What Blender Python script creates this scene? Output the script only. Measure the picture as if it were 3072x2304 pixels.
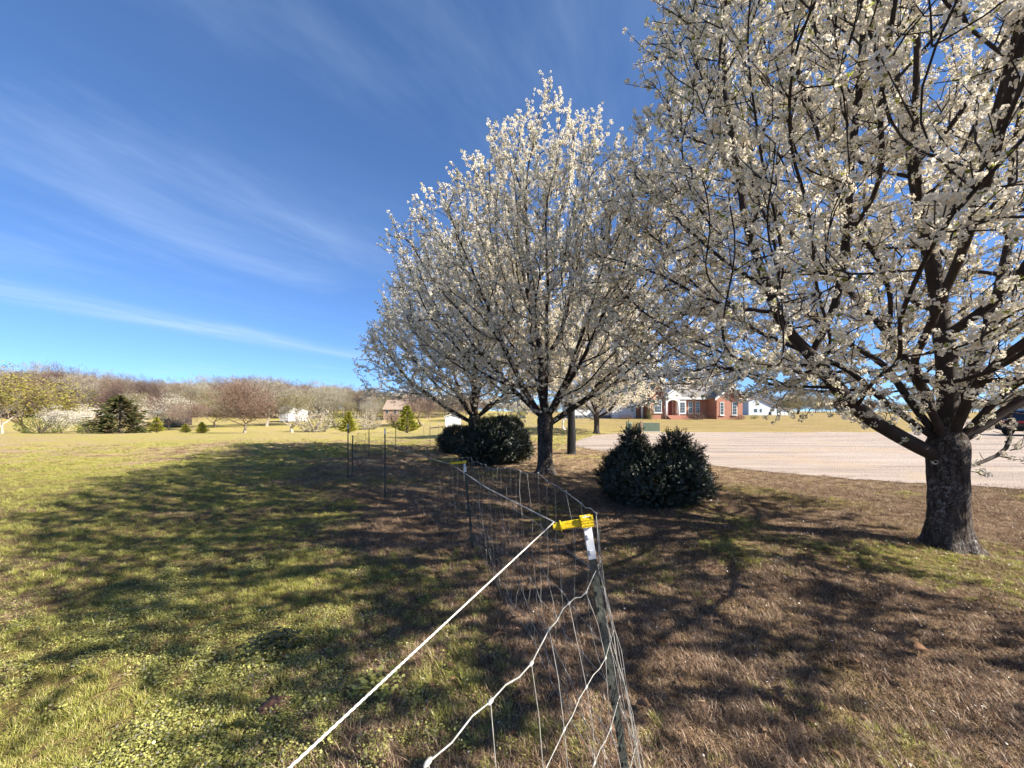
import bpy, bmesh, math, random
import numpy as np
from mathutils import Vector, Matrix, noise as mnoise

# ------------------------------------------------------------------ camera, sky, sun, exposure
scene = bpy.context.scene
for o in list(bpy.data.objects):
    bpy.data.objects.remove(o)
COL = scene.collection
F = 1153.0            # focal length in photo pixels (3072 wide): an ultra-wide phone lens
HZ = 1235.0           # row of the horizon
EYE = 1.6
cam_d = bpy.data.cameras.new('camera')
cam = bpy.data.objects.new('camera', cam_d)
COL.objects.link(cam)
cam.location = (0, 0, EYE)
cam.rotation_euler = (math.radians(90), 0, 0)
cam_d.sensor_width = 36
cam_d.lens = F / 3072 * 36
cam_d.shift_y = (HZ - 1152) / 3072
cam_d.clip_start = 0.02
cam_d.clip_end = 6000
scene.camera = cam

SUN_EL = math.radians(34.5)
SUN_AZ = math.atan2(0.93, -0.37)          # clockwise from +Y: to the right and behind the camera
S = Vector((math.sin(SUN_AZ) * math.cos(SUN_EL), math.cos(SUN_AZ) * math.cos(SUN_EL), math.sin(SUN_EL)))
sun_d = bpy.data.lights.new('sun', 'SUN')
sun_d.energy = 5.0
sun_d.angle = math.radians(0.5)
sun_d.color = (1.0, 0.93, 0.82)
sun = bpy.data.objects.new('sun', sun_d)
COL.objects.link(sun)
sun.rotation_euler = S.to_track_quat('Z', 'Y').to_euler()
sun.location = (30, -12, 40)

world = bpy.data.worlds.new('World')
scene.world = world
world.use_nodes = True
nt = world.node_tree
nt.nodes.clear()


class NT:
    """small helper to write node trees"""
    def __init__(self, tree):
        self.t = tree

    def n(self, typ, **kw):
        nd = self.t.nodes.new(typ)
        for k, v in kw.items():
            if k == 'ins':
                for kk, vv in v.items():
                    if isinstance(vv, bpy.types.NodeSocket):
                        self.t.links.new(vv, nd.inputs[kk])
                    else:
                        nd.inputs[kk].default_value = vv
            else:
                setattr(nd, k, v)
        return nd

    def math(self, op, a, b=None, clamp=False):
        nd = self.t.nodes.new('ShaderNodeMath')
        nd.operation = op
        nd.use_clamp = clamp
        for i, v in enumerate((a, b)):
            if v is None:
                continue
            if isinstance(v, bpy.types.NodeSocket):
                self.t.links.new(v, nd.inputs[i])
            else:
                nd.inputs[i].default_value = v
        return nd.outputs[0]

    def mix(self, fac, a, b, blend='MIX'):
        nd = self.t.nodes.new('ShaderNodeMix')
        nd.data_type = 'RGBA'
        nd.blend_type = blend
        for k, v in ((0, fac), (6, a), (7, b)):
            if isinstance(v, bpy.types.NodeSocket):
                self.t.links.new(v, nd.inputs[k])
            else:
                if k and len(v) == 3:
                    v = (*v, 1)
                nd.inputs[k].default_value = v
        return nd.outputs[2]

    def ramp(self, fac, lo, hi):
        nd = self.t.nodes.new('ShaderNodeMapRange')
        nd.interpolation_type = 'SMOOTHSTEP'
        self.t.links.new(fac, nd.inputs[0])
        nd.inputs[1].default_value = lo
        nd.inputs[2].default_value = hi
        return nd.outputs[0]

    def noise(self, vec, scale, detail=3, rough=0.55, dist=0.0):
        nd = self.t.nodes.new('ShaderNodeTexNoise')
        if vec is not None:
            self.t.links.new(vec, nd.inputs['Vector'])
        nd.inputs['Scale'].default_value = scale
        nd.inputs['Detail'].default_value = detail
        nd.inputs['Roughness'].default_value = rough
        nd.inputs['Distortion'].default_value = dist
        return nd.outputs[0]

    def link(self, a, b):
        self.t.links.new(a, b)


W = NT(nt)
sky = W.n('ShaderNodeTexSky', sky_type='NISHITA', sun_disc=False, sun_elevation=SUN_EL, sun_rotation=SUN_AZ,
          altitude=300, air_density=0.6, dust_density=0.0, ozone_density=4.0)
tc = W.n('ShaderNodeTexCoord')
sep = W.n('ShaderNodeSeparateXYZ', ins={0: tc.outputs['Generated']})
zc = W.math('ADD', W.math('MAXIMUM', sep.outputs[2], 0.0), 0.03)
px_ = W.math('DIVIDE', sep.outputs[0], zc)
py_ = W.math('DIVIDE', sep.outputs[1], zc)
ang = math.radians(66)
u_ = W.math('ADD', W.math('MULTIPLY', px_, math.cos(ang)), W.math('MULTIPLY', py_, math.sin(ang)))
v_ = W.math('ADD', W.math('MULTIPLY', px_, -math.sin(ang)), W.math('MULTIPLY', py_, math.cos(ang)))
cv = W.n('ShaderNodeCombineXYZ', ins={0: W.math('MULTIPLY', u_, 0.34), 1: W.math('MULTIPLY', v_, 0.8), 2: 3.3})
n1 = W.noise(cv.outputs[0], 1.15, 6, 0.62, 0.6)
cv2 = W.n('ShaderNodeCombineXYZ', ins={0: W.math('MULTIPLY', u_, 0.5), 1: W.math('MULTIPLY', v_, 0.5), 2: 8.1})
n2 = W.noise(cv2.outputs[0], 0.7, 2, 0.5, 0.3)
cir = W.math('MULTIPLY', W.ramp(n1, 0.42, 0.86), W.ramp(n2, 0.36, 0.7))
# one long thin streak of cirrus low over the fields
dv = W.math('SUBTRACT', v_, 4.35)
dv = W.math('ADD', dv, W.math('MULTIPLY', W.math('SUBTRACT', n2, 0.5), 0.9))
g = W.math('POWER', 2.718, W.math('MULTIPLY', W.math('MULTIPLY', dv, dv), -13.0))
streak = W.math('MULTIPLY', g, W.ramp(n1, 0.25, 0.8))
cl = W.math('MINIMUM', W.math('ADD', W.math('MULTIPLY', cir, 0.55), W.math('MULTIPLY', streak, 0.75)), 0.8)
skg = W.n('ShaderNodeGamma', ins={0: sky.outputs[0], 1: 0.75})
skt = W.mix(1.0, skg.outputs[0], (0.84, 1.17, 1.58), 'MULTIPLY')
skyc = W.mix(cl, skt, (3.5, 4.5, 6.1))
bg = W.n('ShaderNodeBackground', ins={'Color': skyc, 'Strength': 0.06})
wo = W.n('ShaderNodeOutputWorld')
W.link(bg.outputs[0], wo.inputs[0])

vs = scene.view_settings
vs.view_transform = 'Standard'
vs.look = 'None'
vs.exposure = 1.75
vs.gamma = 1.0
vs.use_curve_mapping = False

cy = scene.cycles
cy.max_bounces = 9
cy.diffuse_bounces = 7
cy.glossy_bounces = 2
cy.transmission_bounces = 7
cy.use_adaptive_sampling = True
cy.adaptive_threshold = 0.02

# ------------------------------------------------------------------ helpers
def X(px, d):
    return (px - 1536.0) / F * d


def Z(py, d):
    return EYE - (py - HZ) / F * d


def sstep(a, b, x):
    t = np.clip((np.asarray(x, float) - a) / (b - a), 0, 1)
    return t * t * (3 - 2 * t)


LY = [-50, 18, 40, 75, 88, 135, 200, 420, 2000]
LZ = [0, 0, -0.9, -2.4, -2.4, -0.3, 2.5, 5, 6]
RY = [-50, 30, 46, 60, 125, 260, 2000]
RZ = [0, 0, 0.72, 0.75, 0.5, 1.0, 3]


def gz(x, y):
    x = np.asarray(x, float)
    y = np.asarray(y, float)
    az = x / np.maximum(y, 3.0)
    wl = 1 - sstep(-0.28, 0.1, az)
    z = wl * np.interp(y, LY, LZ) + (1 - wl) * np.interp(y, RY, RZ)
    keep = 1 - sstep(1.0, 3.0, x) * sstep(6.5, 8.5, y)
    b = 0.022 * np.sin(1.3 * x + 0.7 * y) + 0.018 * np.sin(2.9 * y - 1.7 * x + 1) + 0.012 * np.sin(5.1 * x + 3.3 * y)
    b = b + 0.05 * np.sin(0.35 * x + 0.21 * y + 2) * sstep(10, 20, y)
    return z + b * keep


def gzf(x, y):
    return float(gz(x, y))


def fence_x(y):
    return np.interp(y, [-2, 0.59, 1.3, 4.45, 7.1, 9.2, 13.7, 19], [-1.35, -0.1, 0.25, -0.49, -2.35, -3.9, -5.1, -4.05])


class MB:
    """collects verts and faces for one mesh object"""
    def __init__(self):
        self.v = []
        self.f = []
        self.n = 0

    def add(self, verts, faces):
        verts = np.asarray(verts, float).reshape(-1, 3)
        self.v.append(verts)
        o = self.n
        self.f.extend([tuple(i + o for i in f) for f in faces])
        self.n += len(verts)

    def box(self, x0, x1, y0, y1, z0, z1):
        self.add([(x0, y0, z0), (x1, y0, z0), (x1, y1, z0), (x0, y1, z0), (x0, y0, z1), (x1, y0, z1), (x1, y1, z1), (x0, y1, z1)],
                 [(0, 3, 2, 1), (4, 5, 6, 7), (0, 1, 5, 4), (1, 2, 6, 5), (2, 3, 7, 6), (3, 0, 4, 7)])
        return self

    def tube(self, pts, rad, sides=6, caps=False):
        pts = np.asarray(pts, float)
        k = len(pts)
        rad = np.broadcast_to(np.asarray(rad, float), (k,))
        t = np.gradient(pts, axis=0)
        t /= np.linalg.norm(t, axis=1)[:, None] + 1e-9
        ref = np.array([0.0, 0, 1]) if abs(t[:, 2]).mean() < 0.8 else np.array([1.0, 0.1, 0])
        a = np.cross(t, ref)
        a /= np.linalg.norm(a, axis=1)[:, None] + 1e-9
        b = np.cross(t, a)
        th = np.arange(sides) * 2 * math.pi / sides
        ring = (a[:, None, :] * np.cos(th)[None, :, None] + b[:, None, :] * np.sin(th)[None, :, None]) * rad[:, None, None]
        vv = (pts[:, None, :] + ring).reshape(-1, 3)
        fs = []
        for i in range(k - 1):
            for j in range(sides):
                j2 = (j + 1) % sides
                fs.append((i * sides + j, i * sides + j2, (i + 1) * sides + j2, (i + 1) * sides + j))
        if caps:
            fs.append(tuple(range(sides))[::-1])
            fs.append(tuple((k - 1) * sides + j for j in range(sides)))
        self.add(vv, fs)
        return self

    def prism(self, poly, y0, y1, axis='y'):
        """extrude a polygon given in (x, z) from y0 to y1 (or (y, z) along x)"""
        k = len(poly)
        if axis == 'y':
            a = [(p[0], y0, p[1]) for p in poly] + [(p[0], y1, p[1]) for p in poly]
        else:
            a = [(y0, p[0], p[1]) for p in poly] + [(y1, p[0], p[1]) for p in poly]
        fs = [tuple(range(k)), tuple(range(2 * k - 1, k - 1, -1))]
        for i in range(k):
            j = (i + 1) % k
            fs.append((i, i + k, j + k, j))
        self.add(a, fs)
        return self

    def mesh(self, name, mat, smooth=False):
        me = bpy.data.meshes.new(name)
        v = np.concatenate(self.v) if self.v else np.zeros((0, 3))
        me.from_pydata(v.tolist(), [], self.f)
        if mat is not None:
            for m in (mat if isinstance(mat, (list, tuple)) else [mat]):
                me.materials.append(m)
        if smooth:
            me.polygons.foreach_set('use_smooth', [True] * len(me.polygons))
        me.update()
        return me

    def build(self, name, mat, parent=None, smooth=False, fix=False):
        me = self.mesh(name, mat, smooth)
        if fix:
            bm = bmesh.new()
            bm.from_mesh(me)
            bmesh.ops.recalc_face_normals(bm, faces=bm.faces)
            bm.to_mesh(me)
            bm.free()
        return link(name, me, parent)


def link(name, me, parent=None):
    o = bpy.data.objects.new(name, me)
    COL.objects.link(o)
    if parent is not None:
        o.parent = parent
    return o


def tag(o, label=None, cat=None, group=None, kind=None):
    if label:
        o['label'] = label
    if cat:
        o['category'] = cat
    if group:
        o['group'] = group
    if kind:
        o['kind'] = kind
    return o


def thing(name, loc, label, cat, group=None, rz=0.0, scale=None):
    o = bpy.data.objects.new(name, None)
    COL.objects.link(o)
    o.location = loc
    o.rotation_euler = (0, 0, rz)
    if scale is not None:
        o.scale = scale
    o.empty_display_size = 0.2
    return tag(o, label, cat, group)


# ------------------------------------------------------------------ materials
MATS = {}


def mat(name):
    m = bpy.data.materials.new(name)
    m.use_nodes = True
    m.node_tree.nodes.clear()
    MATS[name] = m
    h = NT(m.node_tree)
    return m, h


K = 0.74              # common scale of all surface albedos except the white petals


def simple(name, col, rough=0.7, var=0.12, nscale=6.0, metallic=0.0, bump=0.0, bscale=40.0, coords='Object', spec=0.4):
    """principled with colour mottling and fine relief"""
    col = tuple(c * K for c in col)
    m, h = mat(name)
    t = h.n('ShaderNodeTexCoord')
    v = t.outputs[coords]
    nz = h.noise(v, nscale, 4, 0.6)
    c = h.mix(h.ramp(nz, 0.25, 0.75), tuple(x * (1 - var) for x in col), tuple(min(1, x * (1 + var)) for x in col))
    p = h.n('ShaderNodeBsdfPrincipled', ins={'Base Color': c, 'Roughness': rough, 'Metallic': metallic, 'Specular IOR Level': spec})
    if bump:
        b = h.n('ShaderNodeBump', ins={'Strength': bump, 'Distance': 0.02, 'Height': h.noise(v, bscale, 3)})
        h.link(b.outputs[0], p.inputs['Normal'])
    o = h.n('ShaderNodeOutputMaterial')
    h.link(p.outputs[0], o.inputs[0])
    return m


def leafy(name, c1, c2, trans=0.35, gloss=0.0, c3=None, k=K):
    """thin leaf or petal: diffuse + translucent, colour differs from piece to piece"""
    m, h = mat(name)
    c1, c2 = tuple(c * k for c in c1), tuple(c * k for c in c2)
    c3 = None if c3 is None else tuple(c * k for c in c3)
    oi = h.n('ShaderNodeObjectInfo')
    geo = h.n('ShaderNodeNewGeometry')
    r = h.math('FRACT', h.math('ADD', oi.outputs['Random'], h.math('MULTIPLY', geo.outputs['Random Per Island'], 0.63)))
    c = h.mix(r, c1, c2)
    if c3 is not None:
        c = h.mix(h.ramp(geo.outputs['Random Per Island'], 0.78, 0.9), c, c3)
    d = h.n('ShaderNodeBsdfDiffuse', ins={'Color': c})
    t = h.n('ShaderNodeBsdfTranslucent', ins={'Color': c})
    mx = h.n('ShaderNodeMixShader', ins={0: trans, 1: d.outputs[0], 2: t.outputs[0]})
    out = mx.outputs[0]
    if gloss:
        gl = h.n('ShaderNodeBsdfGlossy', ins={'Roughness': 0.35, 'Color': (0.8, 0.8, 0.8, 1)})
        m2 = h.n('ShaderNodeMixShader', ins={0: gloss, 1: out, 2: gl.outputs[0]})
        out = m2.outputs[0]
    o = h.n('ShaderNodeOutputMaterial')
    h.link(out, o.inputs[0])
    return m


def bark_mat(name, c1, c2, lichen, amount=0.5):
    m, h = mat(name)
    t = h.n('ShaderNodeTexCoord')
    mp = h.n('ShaderNodeMapping', ins={'Vector': t.outputs['Object'], 'Scale': (1, 1, 0.22)})
    ridg = h.noise(mp.outputs[0], 26, 4, 0.65, 0.4)
    base = h.mix(h.ramp(ridg, 0.3, 0.7), c1, c2)
    sp = h.noise(t.outputs['Object'], 24, 6, 0.75, 0.8)
    big = h.noise(t.outputs['Object'], 3.1, 2, 0.5)
    sepz = h.n('ShaderNodeSeparateXYZ', ins={0: t.outputs['Object']})
    low = h.math('SUBTRACT', 1.0, h.ramp(sepz.outputs[2], 0.5, 3.0))
    msk = h.math('MULTIPLY', h.ramp(sp, 0.50, 0.62), h.math('MULTIPLY', h.ramp(big, 0.3, 0.6), h.math('MULTIPLY', low, amount)))
    c = h.mix(msk, base, lichen)
    b = h.n('ShaderNodeBump', ins={'Strength': 1.0, 'Distance': 0.06, 'Height': ridg})
    p = h.n('ShaderNodeBsdfPrincipled', ins={'Base Color': c, 'Roughness': 0.92, 'Specular IOR Level': 0.15, 'Normal': b.outputs[0]})
    o = h.n('ShaderNodeOutputMaterial')
    h.link(p.outputs[0], o.inputs[0])
    return m


M_bark = bark_mat('pear_bark', (0.02, 0.014, 0.012), (0.09, 0.07, 0.058), (0.27, 0.27, 0.255), 0.8)
M_twig = simple('twig_bark', (0.05, 0.036, 0.03), 0.9, 0.3, 9)
M_petal = leafy('white_petals', (0.84, 0.77, 0.63), (0.91, 0.86, 0.75), 0.32, k=0.97)
M_newleaf = leafy('young_leaves', (0.26, 0.33, 0.05), (0.42, 0.45, 0.09), 0.45)
M_bush = leafy('glossy_bush_leaves', (0.010, 0.018, 0.006), (0.03, 0.045, 0.012), 0.15, 0.08)
M_bushtip = leafy('bush_new_growth', (0.03, 0.045, 0.012), (0.08, 0.08, 0.03), 0.3, 0.05)
M_stem = simple('bush_stem', (0.06, 0.045, 0.03), 0.9, 0.3)
M_grass = leafy('green_grass', (0.13, 0.15, 0.025), (0.55, 0.54, 0.13), 0.38, 0.02, (0.62, 0.50, 0.24), k=0.82)
M_weed = leafy('weed_leaves', (0.15, 0.17, 0.035), (0.62, 0.60, 0.19), 0.38, 0.03, k=0.84)
M_weedtop = leafy('weed_flower_heads', (0.42, 0.36, 0.36), (0.36, 0.38, 0.16), 0.4)
M_straw = leafy('dry_grass', (0.07, 0.04, 0.027), (0.62, 0.44, 0.29), 0.15, 0.02, (0.12, 0.058, 0.042))
M_leaf = leafy('dead_leaf', (0.15, 0.085, 0.055), (0.32, 0.20, 0.125), 0.2)
M_white = simple('white_paint', (0.78, 0.78, 0.76), 0.55, 0.05, 3)
M_postpaint = simple('dark_green_post_paint', (0.06, 0.066, 0.054), 0.7, 0.5, 24, bump=0.3)
M_posttip = simple('white_post_tip', (0.80, 0.82, 0.84), 0.5, 0.08, 30)
M_yellow = simple('yellow_plastic', (0.82, 0.58, 0.015), 0.5, 0.15, 45, bump=0.3, bscale=160)
M_wire = simple('galvanised_wire', (0.38, 0.365, 0.33), 0.55, 0.3, 40, metallic=0.15)
M_rust = simple('rusty_wire', (0.09, 0.075, 0.065), 0.8, 0.3, 20)
M_rope = simple('white_poly_rope', (0.66, 0.63, 0.56), 0.8, 0.3, 120)
# ------------------------------------------------------------------ scatter: real pieces placed by geometry nodes, one object
def scatter(name, pts, rots, scl, idx, protos, parent=None):
    n = len(pts)
    me = bpy.data.meshes.new(name)
    me.vertices.add(n)
    me.vertices.foreach_set('co', np.asarray(pts, np.float32).ravel())
    a = me.attributes.new('rot', 'FLOAT_VECTOR', 'POINT')
    a.data.foreach_set('vector', np.asarray(rots, np.float32).ravel())
    a = me.attributes.new('scl', 'FLOAT', 'POINT')
    a.data.foreach_set('value', np.asarray(scl, np.float32).ravel())
    a = me.attributes.new('idx', 'INT', 'POINT')
    a.data.foreach_set('value', np.asarray(idx, np.int32).ravel())
    o = link(name, me, parent)
    key = 'scatter_' + '_'.join(p.name for p in protos)
    ng = bpy.data.node_groups.get(key)
    if ng is None:
        ng = bpy.data.node_groups.new(key, 'GeometryNodeTree')
        ng.interface.new_socket('Geometry', in_out='INPUT', socket_type='NodeSocketGeometry')
        ng.interface.new_socket('Geometry', in_out='OUTPUT', socket_type='NodeSocketGeometry')
        N = ng.nodes
        L = ng.links
        gi = N.new('NodeGroupInput')
        go = N.new('NodeGroupOutput')
        iop = N.new('GeometryNodeInstanceOnPoints')
        jn = N.new('GeometryNodeJoinGeometry')
        for p in protos:
            oi = N.new('GeometryNodeObjectInfo')
            oi.inputs['Object'].default_value = p
            g2 = N.new('GeometryNodeGeometryToInstance')
            L.new(oi.outputs['Geometry'], g2.inputs[0])
            L.new(g2.outputs[0], jn.inputs[0])
        at = {}
        for nm, ty in (('rot', 'FLOAT_VECTOR'), ('scl', 'FLOAT'), ('idx', 'INT')):
            nd = N.new('GeometryNodeInputNamedAttribute')
            nd.data_type = ty
            nd.inputs[0].default_value = nm
            at[nm] = nd.outputs[0]
        L.new(gi.outputs[0], iop.inputs['Points'])
        L.new(jn.outputs[0], iop.inputs['Instance'])
        iop.inputs['Pick Instance'].default_value = True
        L.new(at['idx'], iop.inputs['Instance Index'])
        L.new(at['rot'], iop.inputs['Rotation'])
        L.new(at['scl'], iop.inputs['Scale'])
        L.new(iop.outputs[0], go.inputs[0])
    md = o.modifiers.new('scatter', 'NODES')
    md.node_group = ng
    return o


def proto(name, mb, mats, mat_idx=None, smooth=False):
    me = mb.mesh(name, mats, smooth)
    if mat_idx is not None:
        me.polygons.foreach_set('material_index', np.asarray(mat_idx, np.int32))
    return bpy.data.objects.new(name, me)


def euler_to(dirs):
    """euler angles that turn +Z into each direction"""
    d = dirs / (np.linalg.norm(dirs, axis=1)[:, None] + 1e-9)
    return np.stack([np.arccos(np.clip(d[:, 2], -1, 1)), np.zeros(len(d)), np.arctan2(d[:, 0], -d[:, 1])], 1)


# ------------------------------------------------------------------ ground
def ground_axis(lo, hi, c, s0, g):
    out = [c]
    s = s0
    while out[-1] < hi:
        out.append(out[-1] + s)
        s *= g
    s = s0
    left = [c]
    while left[-1] > lo:
        left.append(left[-1] - s)
        s *= g
    return np.array(left[:0:-1] + out)


def blotch(x, y, s, seed=0.0):
    """0..1 smooth noise on points"""
    out = np.empty(len(x))
    for i in range(len(x)):
        out[i] = mnoise.noise((x[i] * s + seed, y[i] * s - seed, seed * 0.7)) + 0.5 * mnoise.noise((x[i] * s * 2.3 + seed, y[i] * s * 2.3, seed + 4))
    return np.clip(out * 0.55 + 0.5, 0, 1)


def dryness(x, y):
    """how much dead straw and bare soil there is: the side under the trees is mostly thatch, the field side green"""
    fx = fence_x(y)
    d = 0.22 + 0.62 * sstep(-2.4, 1.0, x - fx) * (1 - sstep(9.0, 20.0, y))
    d = d + 0.20 * sstep(8, 14, y)
    d = d - 0.45 * np.exp(-((x - 5.3) ** 2 / 6.0 + (y - 3.9) ** 2 / .9)) - 0.4 * np.exp(-((x - 2.6) ** 2 / 2.5 + (y - 4.6) ** 2 / .5))
    n = blotch(x, y, 0.75, 3.1)
    n2 = blotch(x, y, 0.23, 9.7)
    return np.clip(d + (n - 0.5) * 0.75 + (n2 - 0.5) * 0.45, 0, 1)


gxs = ground_axis(-1500, 1500, 0.3, 0.16, 1.043)
gys = ground_axis(-40, 2600, 4.0, 0.16, 1.043)
gx, gy = np.meshgrid(gxs, gys)
gx = gx.ravel()
gy = gy.ravel()
gzv = gz(gx, gy)
nx, ny = len(gxs), len(gys)
ii = (np.arange(ny - 1)[:, None] * nx + np.arange(nx - 1)[None, :]).ravel()
gf = np.stack([ii, ii + 1, ii + nx + 1, ii + nx], 1)
gm = bpy.data.meshes.new('ground')
gm.from_pydata(np.stack([gx, gy, gzv], 1).tolist(), [], gf.tolist())
gm.polygons.foreach_set('use_smooth', [True] * len(gm.polygons))
at_ = gm.attributes.new('dry', 'FLOAT', 'POINT')
at_.data.foreach_set('value', dryness(gx, gy).astype(np.float32))

m, h = mat('lawn_and_soil')
tco = h.n('ShaderNodeTexCoord')
vo = tco.outputs['Object']
dry = h.n('ShaderNodeAttribute', attribute_name='dry').outputs['Fac']
fine = h.noise(vo, 7.0, 5, 0.7)
mid = h.noise(vo, 0.55, 4, 0.6, 0.4)
big = h.noise(vo, 0.06, 4, 0.6, 0.5)
mp = h.n('ShaderNodeMapping', ins={'Vector': vo, 'Scale': (0.35, 1.0, 1.0)})
streaks = h.noise(mp.outputs[0], 0.9, 4, 0.65)
green = h.mix(h.ramp(fine, 0.3, 0.75), (0.27, 0.23, 0.06), (0.50, 0.43, 0.135))
tan = h.mix(h.ramp(fine, 0.3, 0.7), (0.27, 0.18, 0.10), (0.50, 0.385, 0.22))
fac = h.math('ADD', dry, h.math('MULTIPLY', h.math('SUBTRACT', h.math('ADD', mid, streaks), 1.0), 1.7))
fac = h.math('ADD', fac, h.math('MULTIPLY', h.math('SUBTRACT', big, 0.5), 1.2))
col = h.mix(h.ramp(fac, 0.25, 0.8), green, tan)
sep2 = h.n('ShaderNodeSeparateXYZ', ins={0: vo})
# beyond the drive the lawn is still winter-brown
lawn = h.math('MULTIPLY', h.ramp(sep2.outputs[1], 26, 34), h.ramp(sep2.outputs[0], -2.0, 12.0))
brown = h.mix(h.ramp(streaks, 0.35, 0.7), (0.25, 0.185, 0.075), (0.34, 0.25, 0.115))
col = h.mix(h.math('MULTIPLY', lawn, 0.85), col, brown)
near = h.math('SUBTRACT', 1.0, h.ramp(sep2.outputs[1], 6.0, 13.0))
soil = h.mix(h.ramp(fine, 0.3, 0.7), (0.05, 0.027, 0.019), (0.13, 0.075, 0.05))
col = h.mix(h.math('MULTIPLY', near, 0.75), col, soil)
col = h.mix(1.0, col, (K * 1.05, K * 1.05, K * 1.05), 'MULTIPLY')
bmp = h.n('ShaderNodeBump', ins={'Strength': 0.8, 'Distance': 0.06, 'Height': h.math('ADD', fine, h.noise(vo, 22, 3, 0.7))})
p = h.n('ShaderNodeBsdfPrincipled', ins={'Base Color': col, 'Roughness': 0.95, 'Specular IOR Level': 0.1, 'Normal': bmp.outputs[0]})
h.link(p.outputs[0], h.n('ShaderNodeOutputMaterial').inputs[0])
gm.materials.append(m)
tag(link('ground', gm), 'grassy field and lawn with worn brown patches', None, None, 'structure')

# gravel drive: near edge and far edge as matching curves
NE = [(2.9, 17.6), (3.3, 16.2), (4.5, 14.2), (5.96, 11.2), (7.84, 9.0), (10.7, 8.0), (15, 7.2), (22, 6.5), (34, 6.0), (60, 5.0)]
FE = [(3.0, 19.0), (3.75, 21.7), (5.4, 25.5), (7.7, 28.4), (12, 29.6), (19, 29.8), (30, 29.6), (38, 33.0), (48, 44), (82, 52)]


def resample(P, n):
    P = np.array(P, float)
    s = np.r_[0, np.cumsum(np.linalg.norm(np.diff(P, axis=0), axis=1))]
    t = np.linspace(0, s[-1], n)
    return np.stack([np.interp(t, s, P[:, i]) for i in range(P.shape[1])], 1)


ne = resample(NE, 160)
fe = resample(FE, 160)
rg = np.random.RandomState(4)
ne[:, 1] += np.convolve(rg.randn(160), np.ones(3) / 3, 'same') * 0.22
fe[:, 1] += np.convolve(rg.randn(160), np.ones(3) / 3, 'same') * 0.12
GRAVEL_POLY = np.concatenate([ne, fe[::-1]])
rows = 24
gv = []
for i in range(rows):
    t = i / (rows - 1)
    q = ne * (1 - t) + fe * t
    gv.append(np.stack([q[:, 0], q[:, 1], gz(q[:, 0], q[:, 1]) + 0.012 + 0.02 * math.sin(math.pi * t)], 1))
gv = np.concatenate(gv)
fs = [(i * 160 + j, i * 160 + j + 1, (i + 1) * 160 + j + 1, (i + 1) * 160 + j) for i in range(rows - 1) for j in range(159)]
m, h = mat('pale_gravel')
tco = h.n('ShaderNodeTexCoord')
vo = tco.outputs['Object']
st = h.n('ShaderNodeTexVoronoi', ins={'Vector': vo, 'Scale': 34.0})
mpg = h.n('ShaderNodeMapping', ins={'Vector': vo, 'Scale': (0.10, 1.0, 1.0), 'Rotation': (0, 0, 0.06)})
tr = h.noise(mpg.outputs[0], 1.1, 5, 0.65)
pat = h.noise(vo, 0.35, 4, 0.6)
col = h.mix(h.ramp(tr, 0.34, 0.66), (0.24, 0.18, 0.145), (0.51, 0.425, 0.36))
col = h.mix(h.ramp(pat, 0.5, 0.68), col, (0.47, 0.35, 0.23))
col = h.mix(0.4, col, h.mix(st.outputs['Distance'], (0.75, 0.64, 0.55), (0.16, 0.12, 0.10)))
col = h.mix(1.0, col, (K, K, K), 'MULTIPLY')
bp = h.n('ShaderNodeBump', ins={'Strength': 0.7, 'Distance': 0.03, 'Height': h.math('SUBTRACT', h.noise(vo, 30, 3, 0.7), st.outputs['Distance'])})
p = h.n('ShaderNodeBsdfPrincipled', ins={'Base Color': col, 'Roughness': 0.95, 'Specular IOR Level': 0.15, 'Normal': bp.outputs[0]})
h.link(p.outputs[0], h.n('ShaderNodeOutputMaterial').inputs[0])
mb = MB()
mb.add(gv, fs)
tag(mb.build('gravel_drive', m, None, True), 'pale pinkish gravel drive sweeping past the pear trees', None, None, 'structure')


def in_poly(x, y, P):
    inside = np.zeros(len(x), bool)
    j = len(P) - 1
    for i in range(len(P)):
        xi, yi = P[i]
        xj, yj = P[j]
        c = ((yi > y) != (yj > y)) & (x < (xj - xi) * (y - yi) / (yj - yi + 1e-12) + xi)
        inside ^= c
        j = i
    return inside
# ------------------------------------------------------------------ flowering pear trees
def flower_cluster(seed, nleaf):
    r = random.Random(seed)
    mb = MB()
    mi = []
    for k in range(22):
        th = r.uniform(0, 2 * math.pi)
        ph = math.acos(r.uniform(-0.55, 1))
        d = Vector((math.sin(ph) * math.cos(th), math.sin(ph) * math.sin(th), math.cos(ph)))
        c = d * r.uniform(0.026, 0.036) + Vector((0, 0, 0.010))
        nrm = (d + Vector((r.uniform(-.4, .4), r.uniform(-.4, .4), r.uniform(-.3, .4)))).normalized()
        a = nrm.orthogonal().normalized()
        b = nrm.cross(a)
        R = r.uniform(0.0085, 0.0118)
        th0 = r.uniform(0, 6)
        vs_ = [c - nrm * 0.004]
        for j in range(5):
            t = th0 + j * 2 * math.pi / 5
            vs_.append(c + (a * math.cos(t) + b * math.sin(t)) * R + nrm * r.uniform(0, 0.003))
        mb.add([tuple(v) for v in vs_], [(0, j + 1, (j + 1) % 5 + 1) for j in range(5)])
        mi += [0] * 5
    for k in range(nleaf):
        th = r.uniform(0, 2 * math.pi)
        d = Vector((math.cos(th), math.sin(th), r.uniform(0.1, 1.1))).normalized()
        s = d.cross(Vector((0, 0, 1))).normalized() * r.uniform(0.008, 0.013)
        c = d * 0.012
        L = r.uniform(0.035, 0.055)
        mb.add([tuple(c), tuple(c + d * L * .5 + s), tuple(c + d * L), tuple(c + d * L * .5 - s)], [(0, 1, 2), (0, 2, 3)])
        mi += [1, 1]
    return proto('flower_cluster_%d' % seed, mb, [M_petal, M_newleaf], mi)


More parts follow.
